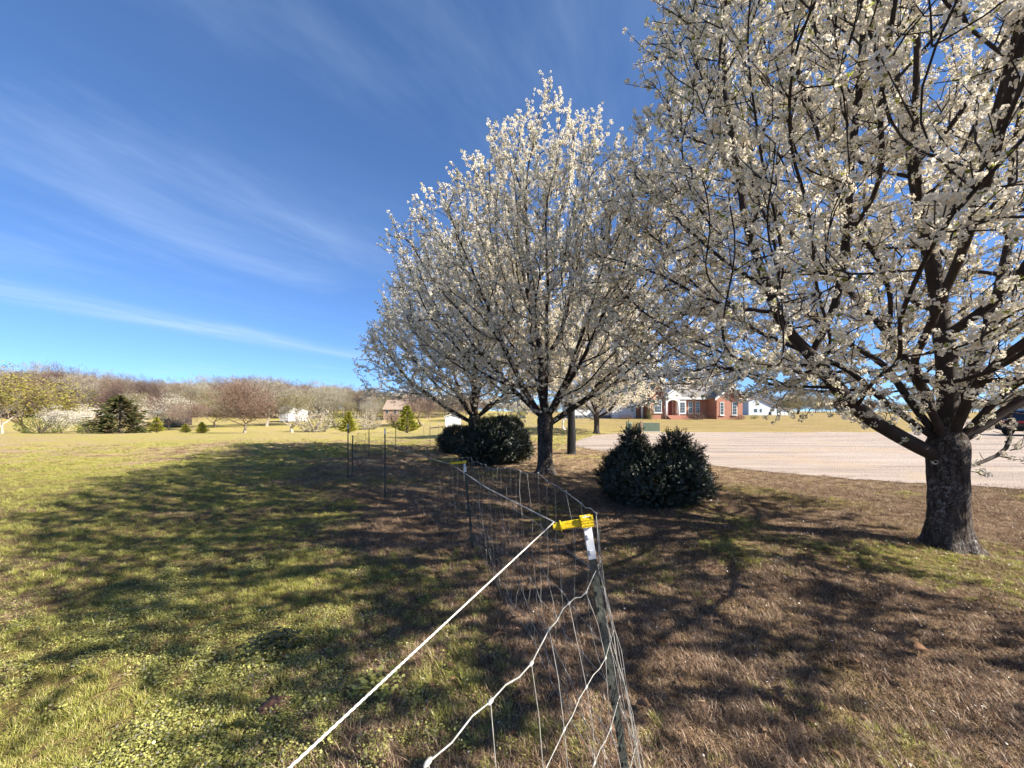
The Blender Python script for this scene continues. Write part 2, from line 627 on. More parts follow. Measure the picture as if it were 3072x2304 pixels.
CLUSTERS = [flower_cluster(s, n) for s, n in ((1, 0), (2, 0), (3, 0), (4, 0), (5, 1), (6, 4))]


def pear_skeleton(seed, H, R, hb, trunk_h, limbs, n_attr, step=0.17, kill=0.27, prof=None, bulge=None, extra=()):
    rng = np.random.RandomState(seed)
    pt, pf = prof or ([0, .06, .28, .5, .75, .92, 1], [.35, .72, 1, .9, .6, .28, .06])
    A = []
    ph = rng.uniform(0, 6.28, 4)
    while len(A) < n_attr:
        t = rng.uniform(0, 1)
        f = np.interp(t, pt, pf)
        if rng.uniform() > f * f:
            continue
        a = rng.uniform(0, 2 * math.pi)
        rr = R * f * (1 + .10 * math.sin(3 * a + ph[0]) + .08 * math.sin(5 * a + ph[1] + 5 * t) + .07 * math.sin(8 * a + ph[2] + 11 * t))
        if bulge:
            rr *= 1 + bulge[1] * max(0.0, math.cos(a - math.radians(bulge[0]))) ** 2
        q = rng.uniform() ** 0.42 * rr
        A.append((q * math.cos(a), q * math.sin(a), hb + t * (H - hb)))
    for (ex, ey, ez, ax, ay, az_, ne_) in extra:          # attractors that carry one long low limb
        q = rng.randn(ne_, 3)
        q = q / np.linalg.norm(q, axis=1)[:, None] * rng.uniform(0, 1, (ne_, 1)) ** .4
        A += [tuple(v) for v in q * [ax, ay, az_] + [ex, ey, ez]]
    A = np.array(A)
    P = [np.array([0, 0, z]) for z in np.arange(0, trunk_h + 1e-6, 0.15)]
    par = [-1] + list(range(len(P) - 1))
    n_trunk = len(P)
    D = [np.array([0, 0, 1.0])] * len(P)
    for (az, el, n, drop) in limbs:
        az, el = math.radians(az), math.radians(el)
        base = n_trunk - 1 - drop
        prev = base
        d = np.array([math.cos(az) * math.cos(el), math.sin(az) * math.cos(el), math.sin(el)])
        pos = P[base].copy()
        for k in range(n):
            d = d + np.array([0, 0, 0.03]) + rng.randn(3) * 0.05
            d /= np.linalg.norm(d)
            pos = pos + d * step
            P.append(pos.copy())
            D.append(d.copy())
            par.append(prev)
            prev = len(P) - 1
    n_seed = len(P)
    alive = np.ones(len(A), bool)
    nd = np.full(len(A), 1e9)
    ni = np.zeros(len(A), int)

    def upd(i0):
        Q = np.array(P[i0:])
        for s in range(0, len(Q), 400):
            d = np.linalg.norm(A[:, None, :] - Q[None, s:s + 400, :], axis=2)
            j = d.argmin(1)
            dm = d[np.arange(len(A)), j]
            better = dm < nd
            nd[better] = dm[better]
            ni[better] = j[better] + i0 + s
    upd(n_trunk)
    made = {}
    for it in range(110):
        alive &= nd > kill
        if not alive.any():
            break
        act = np.where(alive & (nd < 3.0))[0]
        if len(act) == 0:
            break
        i0 = len(P)
        order = np.argsort(ni[act], kind='stable')
        act = act[order]
        ids, st_ = np.unique(ni[act], return_index=True)
        bounds = list(st_) + [len(act)]
        for k, i in enumerate(ids):
            aa = act[bounds[k]:bounds[k + 1]]
            v = A[aa] - P[i]
            v /= np.linalg.norm(v, axis=1)[:, None] + 1e-9
            d = v.mean(0)
            d /= np.linalg.norm(d) + 1e-9
            d = d + 0.5 * D[i] + np.array([0, 0, 0.16]) + rng.randn(3) * 0.10
            d /= np.linalg.norm(d)
            if made.get(i, 0) >= 3:
                alive[aa[rng.rand(len(aa)) < .4]] = False
                continue
            made[i] = made.get(i, 0) + 1
            P.append(P[i] + d * step)
            D.append(d)
            par.append(int(i))
        if len(P) == i0:
            continue
        upd(i0)
    return np.array(P), np.array(par), np.array(D), n_trunk, n_seed


def pear_meshes(name, seed, H, R, hb, trunk_h, trunk_r, limbs, n_attr, density, prof=None, csize=1.0, bulge=None, extra=()):
    P, par, D, n_trunk, n_seed = pear_skeleton(seed, H, R, hb, trunk_h, limbs, n_attr, prof=prof, bulge=bulge, extra=extra)
    rng = np.random.RandomState(seed + 50)
    n = len(P)
    ch = [[] for _ in range(n)]
    for i in range(n):
        if par[i] >= 0:
            ch[par[i]].append(i)
    pw = 2.15
    acc = np.zeros(n)
    rad = np.zeros(n)
    for i in range(n - 1, -1, -1):
        rad[i] = max(acc[i], 0.006 ** pw) ** (1 / pw)
        if par[i] >= 0:
            acc[par[i]] += rad[i] ** pw
    k = trunk_r * 0.92 / rad[n_trunk - 1]
    rad = 0.006 + (rad - 0.006) * k
    # trunk with flare and ridges
    tb = MB()
    sides, rings = 40, 44
    zz = np.linspace(-0.06, trunk_h + 0.32, rings)
    vv = []
    for z in zz:
        t = max(z, 0) / trunk_h
        r0 = trunk_r * (1.0 + 0.55 * math.exp(-max(z, 0) * 6.5) + 0.10 * math.exp(-((t - 1.0) ** 2) * 14))
        if t > 1:
            r0 *= max(0.25, 1 - (t - 1) * 2.3)
        for j in range(sides):
            a = 2 * math.pi * j / sides
            root = 1 + 0.20 * math.exp(-max(z, 0) * 5.5) * math.sin(4 * a + seed) + 0.05 * math.sin(3 * a + 1.7 * z + seed)
            q = mnoise.noise((math.cos(a) * 5.5 + seed, math.sin(a) * 5.5, z * 2.2)) * 0.055 + mnoise.noise((math.cos(a) * 13, math.sin(a) * 13 + seed, z * 7.0)) * 0.05
            r = r0 * root * (1 + q)
            vv.append((r * math.cos(a), r * math.sin(a), z))
    fs = [(i * sides + j, i * sides + (j + 1) % sides, (i + 1) * sides + (j + 1) % sides, (i + 1) * sides + j) for i in range(rings - 1) for j in range(sides)]
    fs.append(tuple((rings - 1) * sides + j for j in range(sides)))
    tb.add(vv, fs)
    trunk = tb.mesh(name + '_trunk', M_bark, True)
    # branches: chains that follow the thickest child
    bb = MB()
    starts = [(n_trunk - 1, c) for c in ch[n_trunk - 1]]
    for q in range(max(0, n_trunk - 6), n_trunk - 1):
        starts += [(q, c) for c in ch[q] if c >= n_trunk]
    stack = starts[:]
    while stack:
        p0, c = stack.pop()
        chain = [p0, c]
        while ch[chain[-1]]:
            cc = sorted(ch[chain[-1]], key=lambda q: -rad[q])
            for o_ in cc[1:]:
                stack.append((chain[-1], o_))
            chain.append(cc[0])
        pts = P[chain].copy()
        if len(pts) > 4:
            for _ in range(2):
                pts[1:-1] = pts[1:-1] * .5 + (pts[:-2] + pts[2:]) * .25
        rr = rad[chain].copy()
        rr[0] = rr[1] * 1.1
        rm = rr.max()
        bb.tube(pts, rr, 8 if rm > .05 else (5 if rm > .018 else 3))
    # twigs and flower positions
    cen = np.array([0, 0, hb + (H - hb) * .35])
    cp, cd, cs = [], [], []
    thin = [i for i in range(n_trunk, n) if rad[i] < .036]
    for i in thin:
        tip = not ch[i]
        out = P[i] - cen
        out /= np.linalg.norm(out) + 1e-6
        for q in range(rng.poisson(.85 * density ** .5)):                     # short spurs on the branch itself
            d = rng.randn(3) + np.array([0, 0, .5])
            d /= np.linalg.norm(d)
            cp.append(P[i] - D[i] * rng.uniform(0, .17) + d * (rad[i] + .028))
            cd.append(d)
            cs.append(rng.uniform(.75, 1.2) * csize)
        for q in range(rng.poisson(.72 * density) + (1 if tip else 0)):
            d = 0.8 * D[i] + 0.25 * out + np.array([0, 0, .32]) + rng.randn(3) * .5
            d /= np.linalg.norm(d)
            L = rng.uniform(.14, .40) * (1.2 if tip else 1)
            mid_ = P[i] + d * L * .5 + rng.randn(3) * .018
            end = P[i] + d * L + np.array([0, 0, .03])
            bb.tube([P[i], mid_, end], [.0058, .0046, .0034], 3)
            nc = max(2, int(L / .075))
            for t_ in np.linspace(.3, 1.0, nc):
                if rng.rand() < .85:
                    pp = (P[i] * (1 - 2 * t_) + mid_ * 2 * t_) if t_ < .5 else (mid_ * (2 - 2 * t_) + end * (2 * t_ - 1))
                    e = rng.randn(3)
                    cp.append(pp + e * .014)
                    cd.append(d * .4 + np.array([0, 0, .5]) + e * .6)
                    cs.append(rng.uniform(.75, 1.2) * csize)
    # upright shoots that break the outline
    for i in thin:
        if ch[i] or P[i][2] < hb + (H - hb) * .3 or rng.rand() > .30:
            continue
        out = (P[i] - cen) * [1, 1, .3]
        out /= np.linalg.norm(out) + 1e-6
        d = np.array([0, 0, 1.0]) + out * .28 + rng.randn(3) * .08
        d /= np.linalg.norm(d)
        L = rng.uniform(.3, .85)
        q = [P[i] + d * L * t_ + rng.randn(3) * .012 for t_ in (0, .35, .7, 1)]
        q[0] = P[i]
        bb.tube(q, [.006, .005, .004, .003], 3)
        for t_ in np.arange(.1, 1.01, .055 / L):
            pp = P[i] + d * L * t_ + rng.randn(3) * .022
            cp.append(pp)
            cd.append(d * .5 + rng.randn(3) * .7 + out * .3)
            cs.append(rng.uniform(.8, 1.2) * csize)
    # a few spurs straight on the thicker wood
    thick = [i for i in range(n_trunk, n) if rad[i] >= .036]
    for i in thick:
        for q in range(rng.poisson(1.3)):
            d = rng.randn(3)
            d /= np.linalg.norm(d)
            cp.append(P[i] + d * (rad[i] + .03))
            cd.append(d)
            cs.append(rng.uniform(.7, 1.15) * csize)
    br = bb.mesh(name + '_branches', M_twig, True)
    cp = np.array(cp)
    print('TREE', name, 'nodes', n, 'clusters', len(cp), 'branch faces', len(br.polygons))
    return dict(trunk=trunk, branches=br, p=cp, r=euler_to(np.array(cd)), s=np.array(cs),
                i=rng.choice(6, len(cp), p=[.2, .2, .2, .2, .13, .07]))


def pear_tree(T, loc, rz, label, group='white-flowering pear trees along the drive', scale=1.0):
    t = thing('pear_tree', loc, label, 'tree', group, rz, scale if isinstance(scale, tuple) else (scale, scale, scale))
    link('trunk', T['trunk'], t)
    link('branches', T['branches'], t)
    o = scatter('blossom', T['p'], T['r'], T['s'], T['i'], CLUSTERS, t)
    o['kind'] = 'stuff'
    return t


# azimuth (deg, 0 = right, 180 = left), elevation, nodes, how far below the fork it leaves
limbs1 = [(180, 20, 12, 1), (165, 42, 8, 0), (205, 50, 7, 0), (120, 58, 7, 0), (255, 62, 6, 0), (90, 80, 9, 0), (30, 68, 8, 0),
          (345, 40, 7, 0), (8, 16, 5, 2), (300, 48, 5, 0), (60, 45, 6, 1), (150, 70, 8, 0)]
limbs2 = [(175, 40, 7, 0), (195, 55, 7, 0), (10, 30, 9, 1), (345, 45, 7, 0), (90, 72, 8, 0), (270, 66, 6, 0), (130, 58, 7, 0),
          (40, 62, 7, 0), (225, 40, 5, 0), (310, 58, 6, 0), (60, 84, 9, 0)]
T1 = pear_meshes('pear_a', 11, 11.4, 4.15, 1.4, 1.25, 0.17, limbs1, 6600, 2.1,
                 ([0, .05, .12, .2, .3, .5, .75, .92, 1], [.2, .58, .86, .97, 1, .9, .62, .30, .06]), 1.02, (268, .17), [(-2.9, 0, 1.98, 1.0, .9, .26, 240)])
T2 = pear_meshes('pear_b', 23, 9.75, 3.4, 1.5, 1.40, 0.185, limbs2, 5400, 1.6,
                 ([0, .064, .13, .21, .32, .5, .68, .83, 1], [.15, .52, .83, .97, 1, .86, .60, .33, .06]), 1.04, (352, .20), [(2.9, -.1, 2.45, 1.1, .9, .35, 220)])
T1X, T1Y = X(2845, 4.6), 4.6
T2X, T2Y = X(1636, 9.75), 9.75
pear_tree(T1, (T1X, T1Y, gzf(T1X, T1Y)), 0, 'largest white-flowering pear tree, its thick lichen-spotted trunk nearest at right')
pear_tree(T2, (T2X, T2Y, gzf(T2X, T2Y)), 0, 'white-flowering pear tree in the middle, standing between the two round bushes')
pear_tree(T2, (-1.38, 14.2, gzf(-1.38, 14.2)), 2.9, 'white-flowering pear tree whose trunk rises behind the rounded bush', scale=(1.10, 1.10, 0.93))
pear_tree(T1, (X(1790, 28.0), 28.0, gzf(X(1790, 28.0), 28.0)), 2.6, 'distant pear tree in flower at the far end of the gravel, before the house', scale=1.08)

# ------------------------------------------------------------------ round clipped bushes
def sprig(seed, m_, n=13, L=.13, leaf=.03):
    r = random.Random(seed)
    mb = MB()
    mb.tube([(0, 0, 0), (.01, 0, L * .5), (0, .008, L)], [.002, .0016, .001], 3)
    mi = [1] * len(mb.f)
    for k in range(n):
        z = L * (.15 + .85 * k / (n - 1))
        a = k * 2.4 + r.uniform(-.4, .4)
        d = Vector((math.cos(a), math.sin(a), r.uniform(.2, 1.0))).normalized()
        s = d.cross(Vector((0, 0, 1))).normalized() * leaf * .33
        c = Vector((0, 0, z))
        up = s.cross(d).normalized() * leaf * .12
        mb.add([tuple(c), tuple(c + d * leaf * .5 + s), tuple(c + d * leaf), tuple(c + d * leaf * .5 - s), tuple(c + d * leaf * .5 - up)],
               [(0, 1, 4), (1, 2, 4), (2, 3, 4), (3, 0, 4)])
        mi += [0] * 4
    return proto('sprig_%d' % seed, mb, [m_, M_stem], mi)


SPRIGS = [sprig(31, M_bush), sprig(32, M_bush, 15, .15), sprig(33, M_bush, 11, .11), sprig(34, M_bushtip, 12, .12)]


def bush(loc, blobs, label, seed, lsc=1.0):
    rng = np.random.RandomState(seed)
    t = thing('round_bush', loc, label, 'bush', 'dark round bushes beside the drive')
    pts, dr = [], []
    cores = MB()
    for (cx, cy, cz, rx, ry, rz_, n) in blobs:
        q = rng.randn(n, 3)
        q /= np.linalg.norm(q, axis=1)[:, None]
        rr = rng.uniform(.62, 1.0, n) ** .5 * np.where(rng.rand(n) < .06, rng.uniform(1.0, 1.16, n), 1)
        lump = 1 + .10 * np.sin(4 * q[:, 0] + 3 * q[:, 2] + seed) + .08 * np.sin(7 * q[:, 1] + 5 * q[:, 0] + seed)
        p_ = q * (rr * lump)[:, None] * [rx, ry, rz_] + [cx, cy, cz]
        keep = p_[:, 2] > 0.02
        pts.append(p_[keep])
        dr.append(q[keep] * [1, 1, .8] + [0, 0, .55] + rng.randn(keep.sum(), 3) * .35)
        if rx > .3:                      # woody stems inside
            for k in range(14):
                a = rng.uniform(0, 6.28)
                e = np.array([cx, cy, cz]) + np.array([math.cos(a) * rx, math.sin(a) * ry, rng.uniform(-.2, 1) * rz_]) * .7
                b0 = np.array([cx * .3 + rng.uniform(-.1, .1), cy * .3 + rng.uniform(-.1, .1), -.02])
                cores.tube([b0, b0 * .5 + e * .5 + [0, 0, .05], e], [.018, .012, .006], 4)
    pts = np.concatenate(pts)
    dr = np.concatenate(dr)
    n = len(pts)
    cores.build('stems', M_stem, t)
    o = scatter('foliage', pts, euler_to(dr), rng.uniform(.8, 1.3, n) * lsc, rng.choice(4, n, p=[.27, .27, .21, .25]), SPRIGS, t)
    o['kind'] = 'stuff'
    return t


bush((2.50, 6.75, gzf(2.50, 6.75)), [(0, 0, .38, .82, .78, .44, 5600), (-.38, 0, .66, .36, .40, .26, 1300), (.36, .02, .64, .40, .42, .26, 1300),
     (-.38, 0, .95, .19, .18, .22, 300), (-.39, 0, 1.16, .12, .13, .12, 60), (.34, 0, .92, .22, .2, .20, 330), (.37, 0, 1.10, .19, .15, .12, 80),
     (.66, 0, .80, .14, .16, .18, 100), (-.66, 0, .68, .12, .16, .16, 90)],
     'dark evergreen bush with two tufted tops on the shaded grass near the fence', 5, 1.0)
bush((-.55, 11.9, gzf(-.55, 11.9)), [(0, 0, .62, 1.08, 1.0, .66, 6500), (.35, 0, .9, .6, .6, .45, 1800), (.5, .1, 1.22, .3, .3, .2, 200)],
     'wide dark evergreen bush close left of the middle pear tree', 6, 1.2)
bush((-2.0, 15.3, gzf(-2.0, 15.3)), [(0, 0, .46, .85, .8, .5, 3200)], 'small dark evergreen bush half hidden behind the wider bush', 7, 1.3)
# ------------------------------------------------------------------ fence: steel posts, woven wire, electric rope
STUD = MB().box(-.005, .005, -.010, -.0035, 0, .011).mesh('stud', M_postpaint)


def t_post(base, top, label, tip=True, insulator=None, tip_len=0.135, rz=0.0):
    """steel T-post standing from base to top (it may lean)"""
    b = Vector(base)
    a = Vector(top) - b
    H = a.length
    t = thing('fence_post', b, label, 'fence post', 'steel posts of the wire fence')
    t.rotation_mode = 'QUATERNION'
    t.rotation_quaternion = Vector((0, 0, 1)).rotation_difference(a) @ Matrix.Rotation(rz, 4, 'Z').to_quaternion()
    sec = [(-.0125, -.004), (.0125, -.004), (.0125, .001), (.002, .001), (.002, .017), (-.002, .017), (-.002, .001), (-.0125, .001)]

    def ext(z0, z1, g=1.0):
        m_ = MB()
        k = len(sec)
        m_.add([(x * g, y * g, z0) for x, y in sec] + [(x * g, y * g, z1) for x, y in sec],
               [tuple(range(k))[::-1], tuple(range(k, 2 * k))] + [(i, (i + 1) % k, (i + 1) % k + k, i + k) for i in range(k)])
        return m_
    zt = H - tip_len if tip else H
    ext(-.25, zt).build('post', M_postpaint, t)
    z = .12
    while z < zt - .03 and b.y < 8:          # the row of studs up the face
        s_ = link('stud', STUD, t)
        s_.location = (0, 0, z)
        z += .054
    if tip:
        m_ = ext(zt, H, 1.06)
        z = zt + .02
        while z < H - .02:
            m_.box(-.007, .007, -.0125, -.0035, z, z + .012)
            z += .054
        m_.build('painted_tip', M_posttip, t)
    if insulator:
        ins = MB()
        L = insulator
        zi = H - .035
        # cap that clips round the post
        ins.box(-.019, .019, -.014, .026, zi + .002, zi + .034)
        ins.box(-.021, -.015, -.0165, -.008, zi + .028, zi + .041)
        ins.box(.015, .021, -.0165, -.008, zi + .028, zi + .041)
        for q in (.008, .018, .027):                       # moulded ribs
            ins.box(-.0205, .0205, -.0155, .0275, zi + q, zi + q + .003)
        o = ins.build('insulator', M_yellow, t)
        arm = MB()
        arm.box(-L, -.0195, -.006, .007, zi + .008, zi + .026)
        arm.box(-L, -.0195, -.002, .003, zi + .004, zi + .030)
        arm.build('insulator_arm', M_yellow, o)
        fl = MB()
        k = 12
        for x0, x1, r in ((-L + .014, -L + .018, .019), (-L - .010, -L + .014, .0095)):
            fl.tube([(x0, .001, zi + .017), (x1, .001, zi + .017)], r, k, True)
        fl.build('insulator_flange', M_yellow, o)
    return t


def gp(px, d, h_):
    x = X(px, d)
    return (x, d, gzf(x, d)), (x, d, gzf(x, d) + h_)


t_post((.445, 1.32, gzf(.44, 1.32)), (.250, 1.30, 1.245), 'nearest steel post, leaning, with a white tip and yellow insulator', True, .105, .145)
b, tp = gp(1418, 4.45, 1.06)
t_post(b, (X(1394, 4.45), 4.42, Z(1381, 4.45)), 'second post along the fence with a white tip and yellow insulator', True, .16, .13)
b, tp = gp(1155, 7.1, 1.27)
t_post(b, tp, 'thin dark post right of the corner post, white at its top', True, None, .11)
b, tp = gp(1044, 9.2, 1.30)
t_post(b, tp, 'thick corner post at the bend of the fence, white at its top', True, None, .14)
b, tp = gp(1056, 9.3, 1.02)
t_post(b, (tp[0] + .02, tp[1], tp[2]), 'bare dark post doubled up beside the corner post', False)
b, tp = gp(1107, 13.7, 1.02)
t_post(b, tp, 'bare dark post amid the wire mesh just past the corner', False)
b, tp = gp(1187, 15.8, 1.06)
t_post(b, tp, 'bare dark post at the end of the sagging wire mesh', False)
b, tp = gp(1290, 19.0, 1.12)
t_post(b, tp, 'slim white-tipped post alone in the sunny grass left of the bushes', True, None, .14)
for px_p, d_, lab in ((1271, 40.0, 'leftmost of the small far posts before the white shed'), (1316, 42.0, 'far thin post close to the left of the white shed')):
    b, tp = gp(px_p, d_, 1.2)
    t_post(b, tp, lab, True, None, .25)

# woven wire: stations (x, y, top height, sideways lean at the ground)
ST = np.array([(-1.35, -1.6, 1.02, .10), (-.39, 0.0, 1.03, .12), (-.095, .59, 1.04, .14), (.11, 1.0, 1.06, .16), (.268, 1.28, 1.03, .17), (.305, 1.33, 1.10, .15),
               (.312, 1.38, 1.19, .13), (.295, 1.5, 1.235, .12), (.19, 1.9, 1.215, .10), (-.16, 3.3, 1.12, .08), (-.50, 4.47, 1.04, .06),
               (-1.3, 5.7, .98, .03), (-2.33, 7.12, 1.05, 0), (-3.1, 8.1, .98, 0), (-3.88, 9.25, 1.0, 0), (-4.4, 11.2, .93, 0), (-5.08, 13.75, .86, 0),
               (-4.95, 14.8, .80, 0), (-4.77, 15.85, .84, 0), (-4.45, 17.2, .60, 0), (-4.05, 19.05, .62, 0)])
seg = np.r_[0, np.cumsum(np.hypot(np.diff(ST[:, 0]), np.diff(ST[:, 1])) + np.abs(np.diff(ST[:, 2])) * .5)]
n_st = int(seg[-1] / .155)
ss = np.linspace(0, seg[-1], n_st)
rw = np.random.RandomState(77)
path = np.stack([np.interp(ss, seg, ST[:, i]) for i in range(4)], 1)
fr = np.array([.03, .14, .27, .41, .57, .77, 1.0])
grid = np.zeros((n_st, 7, 3))
tang = np.gradient(path[:, :2], axis=0)
tang /= np.linalg.norm(tang, axis=1)[:, None] + 1e-9
wob = np.convolve(rw.randn(n_st), np.ones(3) / 3, 'same')
for k in range(7):
    z0 = gz(path[:, 0], path[:, 1])
    top = path[:, 2]
    lean = path[:, 3] * (1 - fr[k])
    side = np.convolve(rw.randn(n_st), np.ones(2) / 2, 'same') * .016 + wob * .012 * (1 - fr[k])
    along = rw.randn(n_st) * .018 * (1 - .6 * (fr[k] == 1))
    grid[:, k, 0] = path[:, 0] + lean - tang[:, 1] * side + tang[:, 0] * along
    grid[:, k, 1] = path[:, 1] + tang[:, 0] * side + tang[:, 1] * along
    grid[:, k, 2] = z0 + top * fr[k] + rw.randn(n_st) * (.012 if k < 6 else .008)
fence = thing('wire_fence', (float(ST[1, 0]), float(ST[1, 1]), 0), 'sagging woven wire fence fabric strung along the steel posts', 'fence')
off = np.array([float(ST[1, 0]), float(ST[1, 1]), 0])
grid -= off


def kinked(p, sub=3):
    """wavy line wire through its knots"""
    out = []
    for i in range(len(p) - 1):
        for j in range(sub):
            t = j / sub
            q = p[i] * (1 - t) + p[i + 1] * t
            if j:
                q = q + np.array([0, 0, .006 * math.sin(i * 2.1 + j * 3)])
            out.append(q)
    out.append(p[-1])
    return np.array(out)


for k in range(7):
    rl = (.0018 if k == 6 else .0013) * (1 - .35 * sstep(1.6, 5.0, path[:, 1]))
    i9 = int(np.argmax(path[:, 1] > 9.2))
    kp = kinked(grid[:i9 + 1, k])
    mw = MB().tube(kp, np.interp(np.arange(len(kp)) / 3, np.arange(n_st), rl), 5)
    mw.build('top_wire' if k == 6 else 'line_wire', M_wire, fence, True)
    mw = MB().tube(kinked(grid[i9:, k]), .0022, 4)
    mw.build('rusty_line_wire', M_rust, fence, True)


def stay(i, sides=4, rad=.0010):
    mw = MB()
    pts = []
    for k in range(7):
        pts.append(grid[i, k])
        if k < 6:
            pts.append((grid[i, k] + grid[i, k + 1]) / 2 + rw.randn(3) * .004)
    mw.tube(pts, rad, sides)
    for k in range(7):          # the wrapped knots
        q = grid[i, k]
        t3 = np.array([tang[i, 0], tang[i, 1], 0]) * .009
        r = .0046 if k == 6 else .0036
        mw.tube([q - t3, q - t3 * .4, q + t3 * .4, q + t3], [r * .5, r, r, r * .5], 6, True)
    return mw


far_stays = MB()
rusty = MB()
for i in range(n_st):
    if path[i, 1] < 5.0:
        stay(i).build('stay_wire', M_wire, fence, True)
    else:
        old = path[i, 1] > 9.2
        s_ = stay(i, 3, .0018 if old else .0008)
        (rusty if old else far_stays).add(np.concatenate(s_.v), s_.f)
o = far_stays.build('far_stay_wires', M_wire, fence, True)
o['kind'] = 'stuff'
o = rusty.build('rusty_stay_wires', M_rust, fence, True)
o['kind'] = 'stuff'

# loose ends of the roll bunched against the nearest post
for j in range(6):
    q = rw.randn(5, 3) * .012
    pts = np.array([(.300 + .006 * j, 1.36 + .01 * j, 1.20 - .07 * j), (.338 + .005 * j, 1.34, .95 - .05 * j), (.375 + .007 * j, 1.30, .66 - .03 * j),
                    (.42 + .007 * j, 1.26, .34), (.455 + .008 * j, 1.22 + .02 * j, .03)]) + q - off
    MB().tube(resample(pts, 24), .0010, 4).build('loose_wire', M_wire, fence, True)

# electric rope: two laid strands close to the camera
rp = [(-1.25, -1.9, 1.20), (-.245, .43, 1.205), (.143, 1.305, 1.225), (-.15, 2.4, 1.12), (X(1356, 4.42), 4.42, Z(1394, 4.42)), (-1.6, 5.8, 1.0), (-2.38, 7.07, 1.12)]
rope = thing('electric_rope', rp[0], 'twisted white electric fence rope running through the yellow insulators', 'rope')
r0 = np.array(rp[0])
near = resample(rp[:3], 640)
lm = np.cumsum(np.r_[0, np.linalg.norm(np.diff(near, axis=0), axis=1)])
for q in range(3):
    ph_ = lm / .03 * 2 * math.pi + q * 2 * math.pi / 3
    tt = np.gradient(near, axis=0)
    tt /= np.linalg.norm(tt, axis=1)[:, None]
    a = np.cross(tt, [0, 0, 1])
    a /= np.linalg.norm(a, axis=1)[:, None]
    bb_ = np.cross(tt, a)
    c = near + (a * np.cos(ph_)[:, None] + bb_ * np.sin(ph_)[:, None]) * .0011
    MB().tube(c - r0, .0010, 5).build('strand', M_rope, rope, True)
MB().tube(resample(rp[2:], 80) - r0, .0021, 6).build('far_length', M_rope, rope, True)
# ------------------------------------------------------------------ black wrapped post, utility boxes
M_black = simple('black_plastic_wrap', (0.010, 0.010, 0.011), 0.5, 0.3, 8, bump=0.5, bscale=7, spec=0.25)
M_util = simple('green_utility_enclosure', (0.10, 0.14, 0.10), 0.6, 0.1, 3)
M_wood = simple('weathered_wood', (0.30, 0.23, 0.16), 0.9, 0.2, 12, bump=0.4)
M_shingle = simple('grey_shingles', (0.20, 0.185, 0.175), 0.9, 0.2, 5, bump=0.3, bscale=9)
M_tanroof = simple('tan_roof', (0.33, 0.25, 0.19), 0.85, 0.12, 3, bump=0.2, bscale=6)
M_siding = simple('white_siding', (0.74, 0.75, 0.77), 0.6, 0.05, 1.5)
M_shadewhite = simple('shade_tinted_white_metal', (0.62, 0.68, 0.76), 0.5, 0.05, 1)  # white metal with the blue of shade put into its colour
M_skirt = simple('grey_skirting', (0.16, 0.17, 0.18), 0.8, 0.25, 4)
M_trim = simple('white_trim', (0.80, 0.80, 0.78), 0.5, 0.04, 2)
M_door = simple('red_brown_door', (0.22, 0.06, 0.04), 0.5, 0.1, 3)
M_cream = simple('cream_porch_wall', (0.66, 0.52, 0.45), 0.8, 0.06, 2)
M_dark = simple('dark_interior', (0.02, 0.02, 0.022), 0.8, 0.1, 2)
M_rubber = simple('tyre_rubber', (0.02, 0.02, 0.02), 0.85, 0.1, 9)
M_carpaint = simple('black_car_paint', (0.012, 0.013, 0.016), 0.25, 0.05, 4, spec=0.6)
M_chrome = simple('wheel_metal', (0.55, 0.55, 0.56), 0.35, 0.05, 8, metallic=0.9)
M_lamp = simple('red_lamp', (0.45, 0.02, 0.02), 0.25, 0.1, 8)
m, h = mat('window_glass')
p = h.n('ShaderNodeBsdfPrincipled', ins={'Base Color': (0.05, 0.06, 0.07, 1), 'Roughness': 0.06, 'Specular IOR Level': 0.8})
h.link(p.outputs[0], h.n('ShaderNodeOutputMaterial').inputs[0])
M_glass = m
m, h = mat('red_brick')
tco = h.n('ShaderNodeTexCoord')
mpb = h.n('ShaderNodeMapping', ins={'Vector': tco.outputs['Object'], 'Rotation': (math.radians(90), 0, 0)})
bk = h.n('ShaderNodeTexBrick', ins={'Vector': mpb.outputs[0], 'Color1': (0.40, 0.165, 0.10, 1), 'Color2': (0.30, 0.115, 0.072, 1), 'Mortar': (0.34, 0.28, 0.245, 1),
                                    'Scale': 4.6, 'Mortar Size': 0.02})
p = h.n('ShaderNodeBsdfPrincipled', ins={'Base Color': bk.outputs[0], 'Roughness': 0.9, 'Specular IOR Level': 0.2})
h.link(p.outputs[0], h.n('ShaderNodeOutputMaterial').inputs[0])
M_brick = m

x_, d_ = X(1714, 14.5), 14.5
pole = thing('wrapped_post', (x_, d_, gzf(x_, d_)), 'tall post wrapped in black plastic beside the gravel edge', 'post')
mb = MB()
nseg, ns = 26, 16
vv = []
rr_ = random.Random(5)
for i in range(nseg):
    z = i / (nseg - 1) * 1.95
    w = .165 - .045 * (z / 1.95) + (.02 if i == 0 else 0)
    for j in range(ns):
        a = 2 * math.pi * j / ns + .3
        sq = 1.0 / max(abs(math.cos(a)), abs(math.sin(a))) ** .6
        r = w * sq * (1 + .10 * mnoise.noise((a * 2.0, z * 1.2, 3)) + .06 * mnoise.noise((a * 5, z * 2.4, 8)))
        vv.append((r * math.cos(a), r * math.sin(a), z))
fs = [(i * ns + j, i * ns + (j + 1) % ns, (i + 1) * ns + (j + 1) % ns, (i + 1) * ns + j) for i in range(nseg - 1) for j in range(ns)]
fs.append(tuple((nseg - 1) * ns + j for j in range(ns)))
mb.add(vv, fs)
mb.build('plastic_wrap', M_black, pole, True)
MB().tube([(0, 0, 1.9), (0, 0, 3.0)], .05, 12, True).build('pole', M_black, pole, True)
